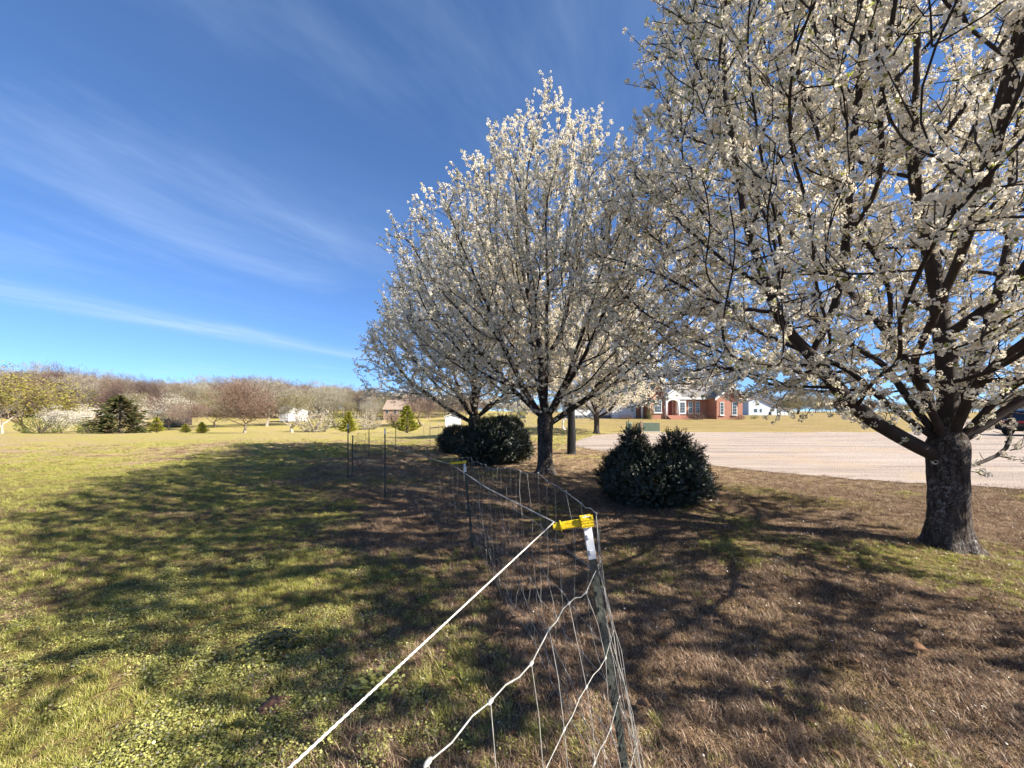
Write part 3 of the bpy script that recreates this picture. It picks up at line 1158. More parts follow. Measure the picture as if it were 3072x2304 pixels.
a_ = np.linspace(-1.9, 1.9, 14)
MB().tube(np.stack([-.24 - .10 * np.cos(a_), 0 * a_ - .05, 1.12 + .2 * np.sin(a_) / 1.0], 1), .03, 6, True).build('bracket', M_trim, pole, True)

# green transformer box, pedestal and a wooden stake at the far edge of the gravel
d_ = 29.9
x_ = X(1953, d_)
tb_ = thing('transformer_box', (x_, d_ + .5, gzf(x_, d_ + .5)), 'low green transformer box at the far edge of the gravel', 'utility box')
mb = MB()
mb.prism([(-.5, 0.06), (.5, 0.06), (.5, .55), (.30, .70), (-.5, .70)], -.68, .68, 'x')
mb.build('cabinet', M_util, tb_, fix=True)
MB().box(-.78, .78, -.58, .58, -.05, .06).build('pad', simple('concrete_pad', (.42, .4, .37), .9), tb_)
MB().box(-.70, -.45, -.55, -.50, .3, .5).build('hinge_cover', M_util, tb_)
x2 = X(1887, d_)
pd = thing('utility_pedestal', (x2, d_, gzf(x2, d_)), 'narrow green utility pedestal left of the transformer box', 'utility box')
MB().box(-.17, .17, -.15, .15, -.02, .62).build('body', M_util, pd)
MB().box(-.19, .19, -.17, .17, .62, .80).build('cap', simple('pale_green_cap', (.30, .36, .27), .6), pd)
MB().box(-.38, .02, -.3, .3, -.03, .18).build('foot', M_util, pd)
x3 = X(1922, d_)
wsk = thing('wooden_stake', (x3, d_ - .2, gzf(x3, d_ - .2)), 'pale wooden stake between the pedestal and the transformer box', 'stake')
MB().box(-.09, .09, -.06, .06, -.1, .86).build('stake', M_wood, wsk)


# ------------------------------------------------------------------ buildings
def window(parent, x0, x1, y, z0, z1, cols=2, rows_=3, name='window'):
    """front-facing sash window standing proud of a wall at y"""
    w = MB().box(x0, x1, y - .03, y - .003, z0, z1).build(name, M_trim, parent)
    f = .07
    mw = (x1 - x0 - 2 * f - (cols - 1) * .03) / cols
    mh = (z1 - z0 - 2 * f - (rows_ - 1) * .03) / rows_
    for i in range(cols):
        for j in range(rows_):
            a = x0 + f + i * (mw + .03)
            c = z0 + f + j * (mh + .03)
            MB().box(a, a + mw, y - .038, y - .026, c, c + mh).build('pane', M_glass, w)
    MB().box(x0 - .06, x1 + .06, y - .10, y - .004, z0 - .09, z0 - .002).build('sill', M_trim, w)
    return w


def gable_roof(x0, x1, y0, y1, ze, zr, ov=.35, along='x', th=.16):
    """two sloping slabs; along = direction of the ridge"""
    mb = MB()
    if along == 'x':
        ym = (y0 + y1) / 2
        sl = (zr - ze) / (ym - y0)
        yo0, yo1 = y0 - ov, y1 + ov
        ze2 = ze - ov * sl
        mb.prism([(yo0, ze2), (ym, zr), (yo1, ze2), (yo1, ze2 + th), (ym, zr + th), (yo0, ze2 + th)], x0 - ov, x1 + ov, 'x')
    else:
        xm = (x0 + x1) / 2
        sl = (zr - ze) / (xm - x0)
        ze2 = ze - ov * sl
        mb.prism([(x0 - ov, ze2), (xm, zr), (x1 + ov, ze2), (x1 + ov, ze2 + th), (xm, zr + th), (x0 - ov, ze2 + th)], y0 - ov, y1, 'y')
    return mb


D0 = 46.0
hx = X(2100, D0)
hz = 0.68
house = thing('brick_house', (0, 0, 0), 'red brick house with white trim and porch beyond the gravel', 'house')
xa, xb = X(1942, D0), X(2230, D0)
yb = D0 + 2.0


def hxp(px):
    return X(px, D0)


def hzp(py):
    return Z(py, D0)


ZE = 3.55
MB().box(xa, xb - .05, yb, yb + 9, hz - .5, ZE).build('wall', M_brick, house)
rf = gable_roof(xa, xb - .05, yb, yb + 9, ZE, ZE + 2.0, .45, 'x').build('roof', M_shingle, house, fix=True)
MB().box(xa + 3.4, xa + 4.2, yb + 5.5, yb + 6.2, ZE + .8, ZE + 2.8).build('chimney', M_brick, rf)
MB().box(xa - .45, xb + .4, yb - .50, yb - .44, ZE - .44, ZE - .12).build('fascia', M_trim, house)
# right gable wing
gx0, gx1 = hxp(2150), hxp(2228)
wing = MB().box(gx0, gx1, D0, yb - .01, hz - .5, ZE - .1)
wing.prism([(gx0, ZE - .1), (gx1, ZE - .1), ((gx0 + gx1) / 2, ZE + 1.15)], D0, yb - .01, 'y')
wing.build('gable_wing', M_brick, house, fix=True)
gable_roof(gx0, gx1, D0, D0 + 4.5, ZE - .1, ZE + 1.15, .35, 'y').build('gable_roof', M_shingle, house, fix=True)
gm_ = (gx0 + gx1) / 2
for s in (-1, 1):
    e0 = np.array([gm_ + s * ((gx1 - gx0) / 2 + .38), D0 - .37, ZE - .1 - .43])
    e1 = np.array([gm_, D0 - .37, ZE + 1.08])
    mbx = MB()
    n_ = np.array([0, 0, .12])
    mbx.add([e0 - n_, e1 - n_, e1 + n_, e0 + n_, e0 - n_ + [0, -.05, 0], e1 - n_ + [0, -.05, 0], e1 + n_ + [0, -.05, 0], e0 + n_ + [0, -.05, 0]],
            [(0, 1, 2, 3), (4, 7, 6, 5), (0, 4, 5, 1), (3, 2, 6, 7), (0, 3, 7, 4), (1, 5, 6, 2)])
    mbx.build('bargeboard', M_trim, house, fix=True)
window(house, hxp(2196), hxp(2211), D0, hzp(1245), hzp(1206), 2, 4)
window(house, hxp(2160), hxp(2172), D0, hzp(1245), hzp(1206), 2, 4)
window(house, hxp(2110), hxp(2124), yb, hzp(1240), hzp(1203), 2, 4)
window(house, hxp(2088), hxp(2102), yb, hzp(1240), hzp(1203), 2, 4)
# left front wing, taller
lx0, lx1 = hxp(1953), hxp(1997)
lw = MB().box(lx0, lx1, D0 + .3, yb - .01, hz - .5, ZE + .35)
lw.prism([(lx0, ZE + .35), (lx1, ZE + .35), ((lx0 + lx1) / 2, ZE + 1.3)], D0 + .3, yb - .01, 'y')
lw.build('front_wing', M_brick, house, fix=True)
gable_roof(lx0, lx1, D0 + .3, D0 + 4.5, ZE + .35, ZE + 1.3, .3, 'y').build('front_wing_roof', M_shingle, house, fix=True)
window(house, hxp(1964), hxp(1988), D0 + .3, hzp(1238), hzp(1199), 4, 4, 'wide_window')
# porch: cream recess, white columns, arched beam
px0, px1 = hxp(2000), hxp(2040)
MB().box(px0, px1, yb - .06, yb - .002, hz, ZE - .3).build('porch_wall', M_cream, house)
MB().box(hxp(2026), hxp(2036), yb - .10, yb - .062, hz + .3, hz + 2.4).build('front_door', M_door, house)
for c_ in (2000.5, 2038):
    MB().tube([(hxp(c_), D0 + .2, hz), (hxp(c_), D0 + .2, ZE - .55)], .12, 14, True).build('column', M_trim, house, True)
arch = []
for i in range(13):
    a = math.pi * i / 12
    arch.append(((px0 + px1) / 2 + math.cos(a) * (px1 - px0) * .40, ZE - 1.0 + .45 * math.sin(a)))
mba = MB()
for i in range(12):
    (xA, zA), (xB, zB) = arch[i], arch[i + 1]
    mba.prism([(xA, zA), (xB, zB), (xB, ZE - .35), (xA, ZE - .35)], D0 + .1, D0 + .3, 'y')
mba.box(px0 - .1, px1 + .15, D0 + .08, D0 + .32, ZE - .349, ZE - .1)
mba.build('porch_arch', M_trim, house, fix=True)
MB().prism([(px0 - .3, ZE - .1), (px1 + .3, ZE - .1), ((px0 + px1) / 2, ZE + .75)], D0 + .08, D0 + 3.2, 'y').build('porch_roof', M_trim, house, fix=True)
for k, (dz, dy) in enumerate(((.50, 0), (.33, .45), (.16, .9))):
    MB().box(hxp(2003), hxp(2060), D0 + .0 - dy, D0 + .45 - dy + (1.5 if k == 0 else -.002), hz - .3, hz + dz - .02).build('step', M_brick, house)
# white bay window
bx0, bx1 = hxp(2045), hxp(2073)
MB().box(bx0, bx1, yb - .7, yb - .004, hz + .55, ZE - .6).build('bay', M_trim, house)
window(house, bx0 + .1, bx1 - .1, yb - .7, hzp(1240), hzp(1205), 3, 4, 'bay_window')
# garage end in white siding and the low grey and white wing beyond it
MB().box(hxp(1926), xa - .02, yb + .4, yb + 8, hz - .5, ZE - .2).build('link_wall', M_brick, house)
MB().tube([(hxp(1939), D0 + 1.5, hz - .2), (hxp(1939), D0 + 1.5, ZE - .35)], .13, 12, True).build('column', M_trim, house, True)
wx0, wx1 = hxp(1852), hxp(1926) - .02
MB().box(wx0, wx1, yb + .2, yb + 7, hz + .12, ZE - .55).build('white_wing', M_siding, house)
MB().box(wx0 - .04, wx1 - .02, yb + .12, yb + 7, hz - .6, hz + .118).build('brick_base', M_brick, house)
window(house, hxp(1909), hxp(1920), yb + .2, hzp(1237), hzp(1215), 1, 2, 'dark_window')
gable_roof(wx0, hxp(1945), yb + .2, yb + 8, ZE - .4, ZE + 1.6, .3, 'x').build('white_wing_roof', M_shingle, house, fix=True)
vx0, vx1 = hxp(1722), wx0 - .06
MB().box(vx0, vx1, yb + 1, yb + 6, hz + .45, hz + 1.6).build('low_wall', M_siding, house)
MB().box(vx0 - .02, vx1 - .01, yb + .95, yb + 6, hz - .8, hz + .448).build('skirting', M_skirt, house)
for i in range(9):
    q = vx0 + (vx1 - vx0) * (i + .5) / 9
    MB().box(q - .03, q + .03, yb + .90, yb + .946, hz - .6, hz + .44).build('skirting_batten', M_skirt, house)
gable_roof(vx0, vx1 - .1, yb + 1, yb + 6, hz + 1.6, hz + 2.6, .2, 'x').build('low_roof', M_shingle, house, fix=True)


def plain_building(name, label, px0_, px1_, d, py_base, h_wall, h_roof, depth, mw, mr, along='x', rz=0.0, extras=None):
    x0, x1 = X(px0_, d), X(px1_, d)
    z0 = Z(py_base, d)
    w = x1 - x0
    t = thing(name, ((x0 + x1) / 2, d, z0), label, name.split('_')[-1], None, rz)
    b_ = MB().box(-w / 2, w / 2, 0, depth, -1.2, h_wall)
    if along == 'x':
        b_.prism([(0, h_wall), (depth, h_wall), (depth / 2, h_wall + h_roof - .05)], -w / 2, w / 2, 'x')
    else:
        b_.prism([(-w / 2, h_wall), (w / 2, h_wall), (0, h_wall + h_roof - .05)], 0, depth, 'y')
    b_.build('wall', mw, t, fix=True)
    if along == 'x':
        gable_roof(-w / 2, w / 2, 0, depth, h_wall, h_wall + h_roof, .3, 'x', .12).build('roof', mr, t, fix=True)
    else:
        gable_roof(-w / 2, w / 2, 0, depth, h_wall, h_wall + h_roof, .3, 'y', .12).build('roof', mr, t, fix=True)
    return t, w


# white metal barn, gable shade painted blue, and a lower white garage end
d_ = 120.0
bx = X(2246, d_)
bz = Z(1246, d_)
barn = thing('metal_barn', (bx, d_, bz), 'white metal barn, tinted blue for shade, with a tan roof and white garage end at right', 'barn')
wq = X(2331, d_) - bx
MB().prism([(0, -1), (wq, -1), (wq, 2.5), (wq * .32, 5.5), (0, 4.7)], 0, 14, 'y').build('wall', M_shadewhite, barn, fix=True)
MB().prism([(-.2, 4.6), (wq * .32, 5.52), (wq + .1, 2.5), (wq + .1, 2.66), (wq * .32, 5.7), (-.2, 4.78)], -.4, 14.4, 'y').build('roof', M_tanroof, barn, fix=True)
MB().prism([(wq + .02, -1), (wq + 4.6, -1), (wq + 4.6, 1.7), (wq + .02, 2.4)], .3, 13.5, 'y').build('lean_to', M_siding, barn, fix=True)
MB().prism([(wq + .11, 2.42), (wq + 4.9, 1.68), (wq + 4.9, 1.82), (wq + .11, 2.60)], -.2, 13.8, 'y').build('lean_to_roof', M_tanroof, barn, fix=True)
MB().box(wq + .5, wq + 2.3, .24, .297, -.2, 1.4).build('garage_door', M_trim, barn)
MB().box(wq + 2.6, wq + 4.3, .24, .297, -.2, 1.3).build('garage_door', M_trim, barn)
MB().box(wq * .72, wq * .80, -.06, -.003, -.2, 1.1).build('side_door', M_dark, barn)
for a, c in ((.2, .30), (.40, .46)):
    MB().box(wq * a, wq * c, -.06, -.003, 1.0, 2.0).build('window', M_glass, barn)

# houses and sheds across the field
t, w = plain_building('tan_roofed_house', 'low brick house with a broad tan roof across the field', 1150, 1216, 118.0, 1250, 2.3, 2.9, 9, simple('dull_pink_brick', (0.42, 0.29, 0.22), 0.9, 0.12, 2), M_tanroof)
for a in (-.32, .05, .3):
    f_ = MB().box(w * a - .5, w * a + .5, -.05, -.004, .9, 2.1).build('window', M_trim, t)
    MB().box(w * a - .4, w * a + .4, -.07, -.052, 1.0, 2.0).build('pane', M_glass, f_)
t, w = plain_building('white_garage', 'small white building with a grey roof seen past the bare trees', 836, 868, 108.0, 1251, 1.9, 1.1, 4, M_siding, M_shingle, 'x', -.2)
MB().box(-w * .3, w * .3, -.05, -.004, -.3, 2.2).build('door', M_trim, t)
t, w = plain_building('white_outbuilding', 'lower white outbuilding right of the small white building', 872, 896, 110.0, 1252, 1.9, .7, 5, M_siding, M_shingle)
MB().box(-w * .2, w * .2, -.05, -.004, -.3, 1.5).build('door', M_trim, t)
t, w = plain_building('white_shed', 'white garden shed standing left of the pear trunk behind the bush', 1336, 1382, 84.0, 1274, 1.75, .55, 3.2, M_siding, M_trim, 'y', .12)
for s in (-1, 1):
    MB().box(.02 if s > 0 else -.85, .85 if s > 0 else -.02, -.05, -.004, -.1, 1.6).build('door', M_trim, t)
t, w = plain_building('dark_shelter', 'dark low shelter under the white trees at the far left', 462, 524, 92.0, 1262, 1.9, .7, 5, M_dark, M_skirt)
MB().box(-w * .25, w * .25, -.05, -.004, -.3, 1.5).build('opening', M_dark, t)

# dark car parked at the right edge of the drive
cx_, cy_ = 32.75, 25.2
car = thing('parked_car', (cx_, cy_, gzf(cx_, cy_) + .03), 'black car parked on the gravel at the right edge', 'car')
prof = [(0.02, .42), (0.0, .75), (.10, 1.02), (.45, 1.10), (.85, 1.62), (1.2, 1.72), (2.7, 1.74), (3.5, 1.15), (4.5, 1.02), (4.68, .80), (4.70, .42), (4.2, .28), (.5, .28)]
levels = [(-.90, .93), (-.84, 1.0), (0, 1.0), (.84, 1.0), (.90, .93)]
vv, fs = [], []
k = len(prof)
for (yy, sc) in levels:
    for (a, c) in prof:
        tum = 0 if c < 1.1 else (c - 1.1) * .32
        vv.append((2.35 + (a - 2.35) * (sc * .03 + .97), yy * (1 - tum * .6), .28 + (c - .28) * (1 if abs(yy) < .85 else .985)))
for i in range(len(levels) - 1):
    for j in range(k):
        fs.append((i * k + j, i * k + (j + 1) % k, (i + 1) * k + (j + 1) % k, (i + 1) * k + j))
fs += [tuple(range(k)), tuple(range(5 * k - 1, 4 * k - 1, -1))]
mb = MB()
mb.add(vv, fs)
mb.build('body', M_carpaint, car, fix=True)
for s in (-1, 1):
    for (a0, a1) in ((.95, 1.75), (1.82, 2.7)):
        mbw = MB()
        y_ = s * .842
        mbw.add([(a0 + .0, s * .905, 1.12), (a1 + (.25 if a1 > 2 else 0), s * .905, 1.12), (a1, s * .80, 1.60), (a0 + .12, s * .80, 1.60)], [(0, 1, 2, 3)])
        mbw.build('side_window', M_glass, car)
    for wx in (.85, 3.75):
        wheel = MB().tube([(wx, s * .72, .34), (wx, s * .93, .34)], .34, 24, True).build('wheel', M_rubber, car)
        MB().tube([(wx, s * .925, .34), (wx, s * .945, .34)], .21, 16, True).build('rim', M_chrome, wheel)
    MB().box(-.012, .10, s * .55 - .2, s * .55 + .2, .82, .98).build('tail_light', M_lamp, car)
    MB().box(4.6, 4.69, s * .6 - .18, s * .6 + .18, .74, .9).build('headlight', M_trim, car)
MB().box(-.06, .05, -.8, .8, .42, .62).build('bumper', M_rubber, car)
# ------------------------------------------------------------------ trees across the field, unit height, scaled to size
def bare_tree(seed, spread=.5, trunk_h=.22, levels=4, twigs=1500, tr=.022, up=.35, split=1, fill=0, env=(.40, .60, .40)):
    """tapered trunk and limbs in one mesh, fine twigs in another (unit height)"""
    r = random.Random(seed)
    tb_, cb = MB(), MB()
    tips = []

    def grow(p, d, L, rad, lev):
        pts = [p]
        n = 4
        dd = d.copy()
        q = p.copy()
        for i in range(n):
            dd = (dd + Vector((r.gauss(0, .13), r.gauss(0, .13), r.gauss(0, .08) + up * .06))).normalized()
            q = q + dd * L / n
            pts.append(q.copy())
        rr = [rad * (1 - .55 * i / n) for i in range(n + 1)]
        (tb_ if lev < split else cb).tube([tuple(x) for x in pts], rr, 6 if lev == 0 else (4 if lev < 2 else 3))
        if lev >= levels:
            tips.append((q, dd))
            return
        nk = r.choice((3, 4)) if lev == 0 else r.choice((2, 3, 3))
        for k in range(nk + (2 if lev == 0 else 0)):
            i = n if k < 2 else r.randint(1 if lev else 3, n)
            a = r.uniform(0, 6.28)
            side = Vector((math.cos(a), math.sin(a), 0))
            nd_ = (dd * (1 - spread * .6) + side * spread * r.uniform(.5, 1.2) + Vector((0, 0, up * .5))).normalized()
            grow(pts[i].copy(), nd_, L * r.uniform(.62, .85) if lev else r.uniform(.26, .36), rr[i] * .66, lev + 1)
        if lev >= 2:
            tips.append((pts[2], dd))
    grow(Vector((0, 0, -.02)), Vector((r.gauss(0, .03), r.gauss(0, .03), 1)).normalized(), trunk_h, tr, 0)
    for i in range(twigs):
        p, d = r.choice(tips)
        q = p + Vector((r.gauss(0, .025), r.gauss(0, .025), r.gauss(0, .025)))
        e = (d * .7 + Vector((r.gauss(0, .5), r.gauss(0, .5), r.gauss(0, .35) + .3))).normalized() * r.uniform(.04, .10)
        w = Vector((r.gauss(0, 1), r.gauss(0, 1), r.gauss(0, 1))).cross(e).normalized() * .0017
        cb.add([tuple(q - w), tuple(q + w), tuple(q + e)], [(0, 1, 2)])
    # the crown's own volume: lumps of fine twigs over the whole outline
    lumps = []
    for k in range(22):
        q = Vector((r.gauss(0, 1), r.gauss(0, 1), r.gauss(0, 1))).normalized()
        f = r.uniform(.45, .80)
        lumps.append((Vector((q.x * env[0] * f, q.y * env[0] * f, env[1] + q.z * env[2] * f)), r.uniform(.10, .17)))
    for i in range(fill):
        c, s = r.choice(lumps)
        p = c + Vector((r.gauss(0, .6), r.gauss(0, .6), r.gauss(0, .6))) * s
        o_ = Vector((p.x, p.y, (p.z - .35) * .8)).normalized()
        e = (o_ + Vector((r.gauss(0, .4), r.gauss(0, .4), r.gauss(0, .3) + .25))).normalized() * r.uniform(.05, .11)
        w = Vector((r.gauss(0, 1), r.gauss(0, 1), r.gauss(0, 1))).cross(e).normalized() * .0017
        cb.add([tuple(p - w), tuple(p + w), tuple(p + e)], [(0, 1, 2)])
    if fill:
        tips = tips + [(c + Vector((r.gauss(0, .5), r.gauss(0, .5), r.gauss(0, .5))) * s, Vector((0, 0, 1))) for c, s in lumps for _ in range(40)]
    return tb_, cb, tips


def leaf_bits(mb, tips, n, r, size, sx=.03):
    for i in range(n):
        p, d = r.choice(tips)
        c = p + Vector((r.gauss(0, sx), r.gauss(0, sx), r.gauss(0, sx)))
        a = Vector((r.gauss(0, 1), r.gauss(0, 1), r.gauss(0, 1))).normalized()
        b = a.orthogonal().normalized()
        s = size * r.uniform(.6, 1.4)
        mb.add([tuple(c + a * s), tuple(c + b * s * .6), tuple(c - a * s), tuple(c - b * s * .6)], [(0, 1, 2), (0, 2, 3)])


M_farbark = simple('grey_brown_bark', (0.13, 0.10, 0.085), 0.95, 0.25, 3)
M_palebark = simple('pale_bark', (0.45, 0.38, 0.31), 0.9, 0.2, 4)
M_fartwig = leafy('bare_twigs', (0.20, 0.135, 0.115), (0.28, 0.20, 0.165), 0.15)
M_redtwig = leafy('russet_twigs', (0.15, 0.10, 0.075), (0.25, 0.165, 0.125), 0.15)
M_greytwig = leafy('pale_grey_twigs', (0.30, 0.27, 0.22), (0.40, 0.36, 0.27), 0.15)
M_spring = leafy('spring_leaves', (0.28, 0.25, 0.06), (0.40, 0.34, 0.10), 0.4)
M_olive = leafy('olive_buds', (0.22, 0.20, 0.07), (0.32, 0.27, 0.11), 0.4)
M_cedar = leafy('cedar_foliage', (0.045, 0.055, 0.022), (0.09, 0.085, 0.035), 0.1, 0, (0.15, 0.10, 0.055))
M_pine = leafy('pine_needles', (0.20, 0.23, 0.035), (0.46, 0.42, 0.08), 0.35)
M_shrub = leafy('shrub_leaves', (0.10, 0.14, 0.035), (0.20, 0.22, 0.06), 0.35)
M_farpetal = leafy('far_petals', (0.60, 0.55, 0.44), (0.78, 0.73, 0.61), 0.25)


def conifer(seed, width=.5, n=1700, droop=.1):
    r = random.Random(seed)
    tb_, cb = MB(), MB()
    tb_.tube([(0, 0, -.02), (0, 0, .5), (0, 0, .97)], [.025, .015, .004], 6)
    for i in range(n):
        t = r.random() ** 1.25
        a = r.uniform(0, 6.28)
        R = width * ((1 - t) ** .75 if droop < .2 else (1 - t ** 1.7) ** .8) * (.80 + .2 * math.sin(5 * a + 9 * t)) * r.uniform(.4, 1.0) * (1 + .55 * mnoise.noise((math.cos(a) * 2.2 + seed, math.sin(a) * 2.2, t * 7.0)))
        z = .03 + t * .95
        d = Vector((math.cos(a), math.sin(a), r.uniform(-.1, .45) - droop)).normalized()
        p = Vector((0, 0, z)) + d * R
        L = r.uniform(.03, .075)
        s = Vector((r.gauss(0, 1), r.gauss(0, 1), r.gauss(0, .6))).cross(d).normalized() * L * .28
        cb.add([tuple(p - d * L), tuple(p + s), tuple(p + d * L), tuple(p - s)], [(0, 1, 2), (0, 2, 3)])
        if i % 14 == 0:
            tb_.tube([(0, 0, z - .02), tuple(p)], [.006, .002], 3)
    return tb_, cb


def shrub(seed, n=1500):
    r = random.Random(seed)
    tb_, cb = MB(), MB()
    for k in range(9):
        a = r.uniform(0, 6.28)
        tb_.tube([(0, 0, -.02), (math.cos(a) * .15, math.sin(a) * .15, .35), (math.cos(a) * .3, math.sin(a) * .3, .75)], [.02, .012, .004], 4)
    for i in range(n):
        q = Vector((r.gauss(0, 1), r.gauss(0, 1), r.gauss(0, 1))).normalized()
        p = Vector((q.x * .5, q.y * .5, .46 + q.z * .48)) * (r.random() ** .35) * (1 + .15 * math.sin(5 * q.x + 4 * q.y + seed))
        if p.z < .02:
            continue
        e = (q + Vector((r.gauss(0, .5), r.gauss(0, .5), .5))).normalized() * r.uniform(.03, .07)
        w = Vector((r.gauss(0, 1), r.gauss(0, 1), r.gauss(0, 1))).cross(e).normalized() * .014
        cb.add([tuple(p), tuple(p + e * .5 + w), tuple(p + e), tuple(p + e * .5 - w)], [(0, 1, 2), (0, 2, 3)])
    return tb_, cb


LIB = {}


def lib(kind):
    if kind in LIB:
        return LIB[kind]
    r = random.Random(hash(kind) % 1000 if False else sum(map(ord, kind)))
    if kind == 'willow':
        tb_, cb, tips = bare_tree(5, .62, .16, 4, 500, fill=1500, env=(.48, .55, .44))
        lm_ = MB()
        leaf_bits(lm_, tips, 8000, r, .009, .035)
        out = (tb_.mesh('t', M_farbark), [(cb, M_fartwig, 'twigs'), (lm_, M_spring, 'crown')])
    elif kind in ('blossom', 'blossom2'):
        tb_, cb, tips = bare_tree(8 if kind == 'blossom' else 19, .5, .18, 4, 300, fill=500, env=(.42, .56, .42))
        lm_ = MB()
        leaf_bits(lm_, tips, 8500, r, .0105, .03)
        out = (tb_.mesh('t', M_farbark), [(cb, M_fartwig, 'twigs'), (lm_, M_farpetal, 'crown')])
    elif kind == 'olive':
        tb_, cb, tips = bare_tree(13, .55, .2, 4, 900, fill=2200)
        lm_ = MB()
        leaf_bits(lm_, tips, 4200, r, .008, .04)
        out = (tb_.mesh('t', M_farbark), [(cb, M_greytwig, 'twigs'), (lm_, M_olive, 'crown')])
    elif kind in ('bare', 'bare2', 'bare3'):
        tb_, cb, tips = bare_tree({'bare': 3, 'bare2': 4, 'bare3': 6}[kind], .5, .24, 4, 1800, fill=3600)
        out = (tb_.mesh('t', M_farbark), [(cb, M_fartwig, 'crown')])
    elif kind == 'russet':
        tb_, cb, tips = bare_tree(21, .72, .2, 4, 2500, .022, .15, fill=5500, env=(.46, .56, .42))
        lm_ = MB()
        leaf_bits(lm_, tips, 1500, r, .009, .03)
        out = (tb_.mesh('t', M_palebark), [(cb, M_redtwig, 'twigs'), (lm_, M_redtwig, 'crown')])
    elif kind == 'pale':
        tb_, cb, tips = bare_tree(27, .45, .25, 4, 2200, fill=1800)
        out = (tb_.mesh('t', M_palebark), [(cb, M_greytwig, 'crown')])
    elif kind == 'crooked':
        tb_, cb, tips = bare_tree(41, .95, .14, 3, 260, .045, .1, split=3)
        out = (tb_.mesh('t', M_palebark), [(cb, M_palebark, 'crown')])
    elif kind == 'cedar':
        tb_, cb = conifer(2, .62, 2600, .25)
        out = (tb_.mesh('t', M_farbark), [(cb, M_cedar, 'crown')])
    elif kind == 'pine':
        tb_, cb = conifer(3, .36, 1300, -.25)
        out = (tb_.mesh('t', M_farbark), [(cb, M_pine, 'crown')])
    elif kind == 'shrub':
        tb_, cb = shrub(4)
        out = (tb_.mesh('t', M_farbark), [(cb, M_shrub, 'crown')])
    elif kind == 'tanshrub':
        tb_, cb = shrub(9, 1900)
        out = (tb_.mesh('t', M_palebark), [(cb, M_greytwig, 'crown')])
    elif kind == 'redshrub':
        tb_, cb = shrub(12, 1500)
        out = (tb_.mesh('t', M_farbark), [(cb, M_redtwig, 'crown')])
    me_t, parts = out
    parts = [(mb_.mesh(nm, mt), nm) for mb_, mt, nm in parts]
    allv = np.concatenate([np.array([v.co for v in me_.vertices]) for me_, _ in parts])
    wid = np.percentile(np.abs(allv[:, 0]), 96) * 2
    hgt = np.percentile(allv[:, 2], 99.5)
    LIB[kind] = (me_t, parts, wid, hgt)
    return LIB[kind]


def far_tree(kind, px, d, h_px, w_px, label, name='field_tree', cat='tree', group='trees across the field', rz=0.0, base_py=None):
    me_t, parts, wid, hgt = lib(kind)
    x = X(px, d)
    H_ = h_px / F * d / hgt
    W_ = w_px / F * d / wid
    z = gzf(x, d) if base_py is None else Z(base_py, d)
    t = thing(name, (x, d, z), label, cat, group, rz, (W_, W_, H_))
    link('trunk', me_t, t)
    for me_, nm in parts:
        link(nm, me_, t)
    return t


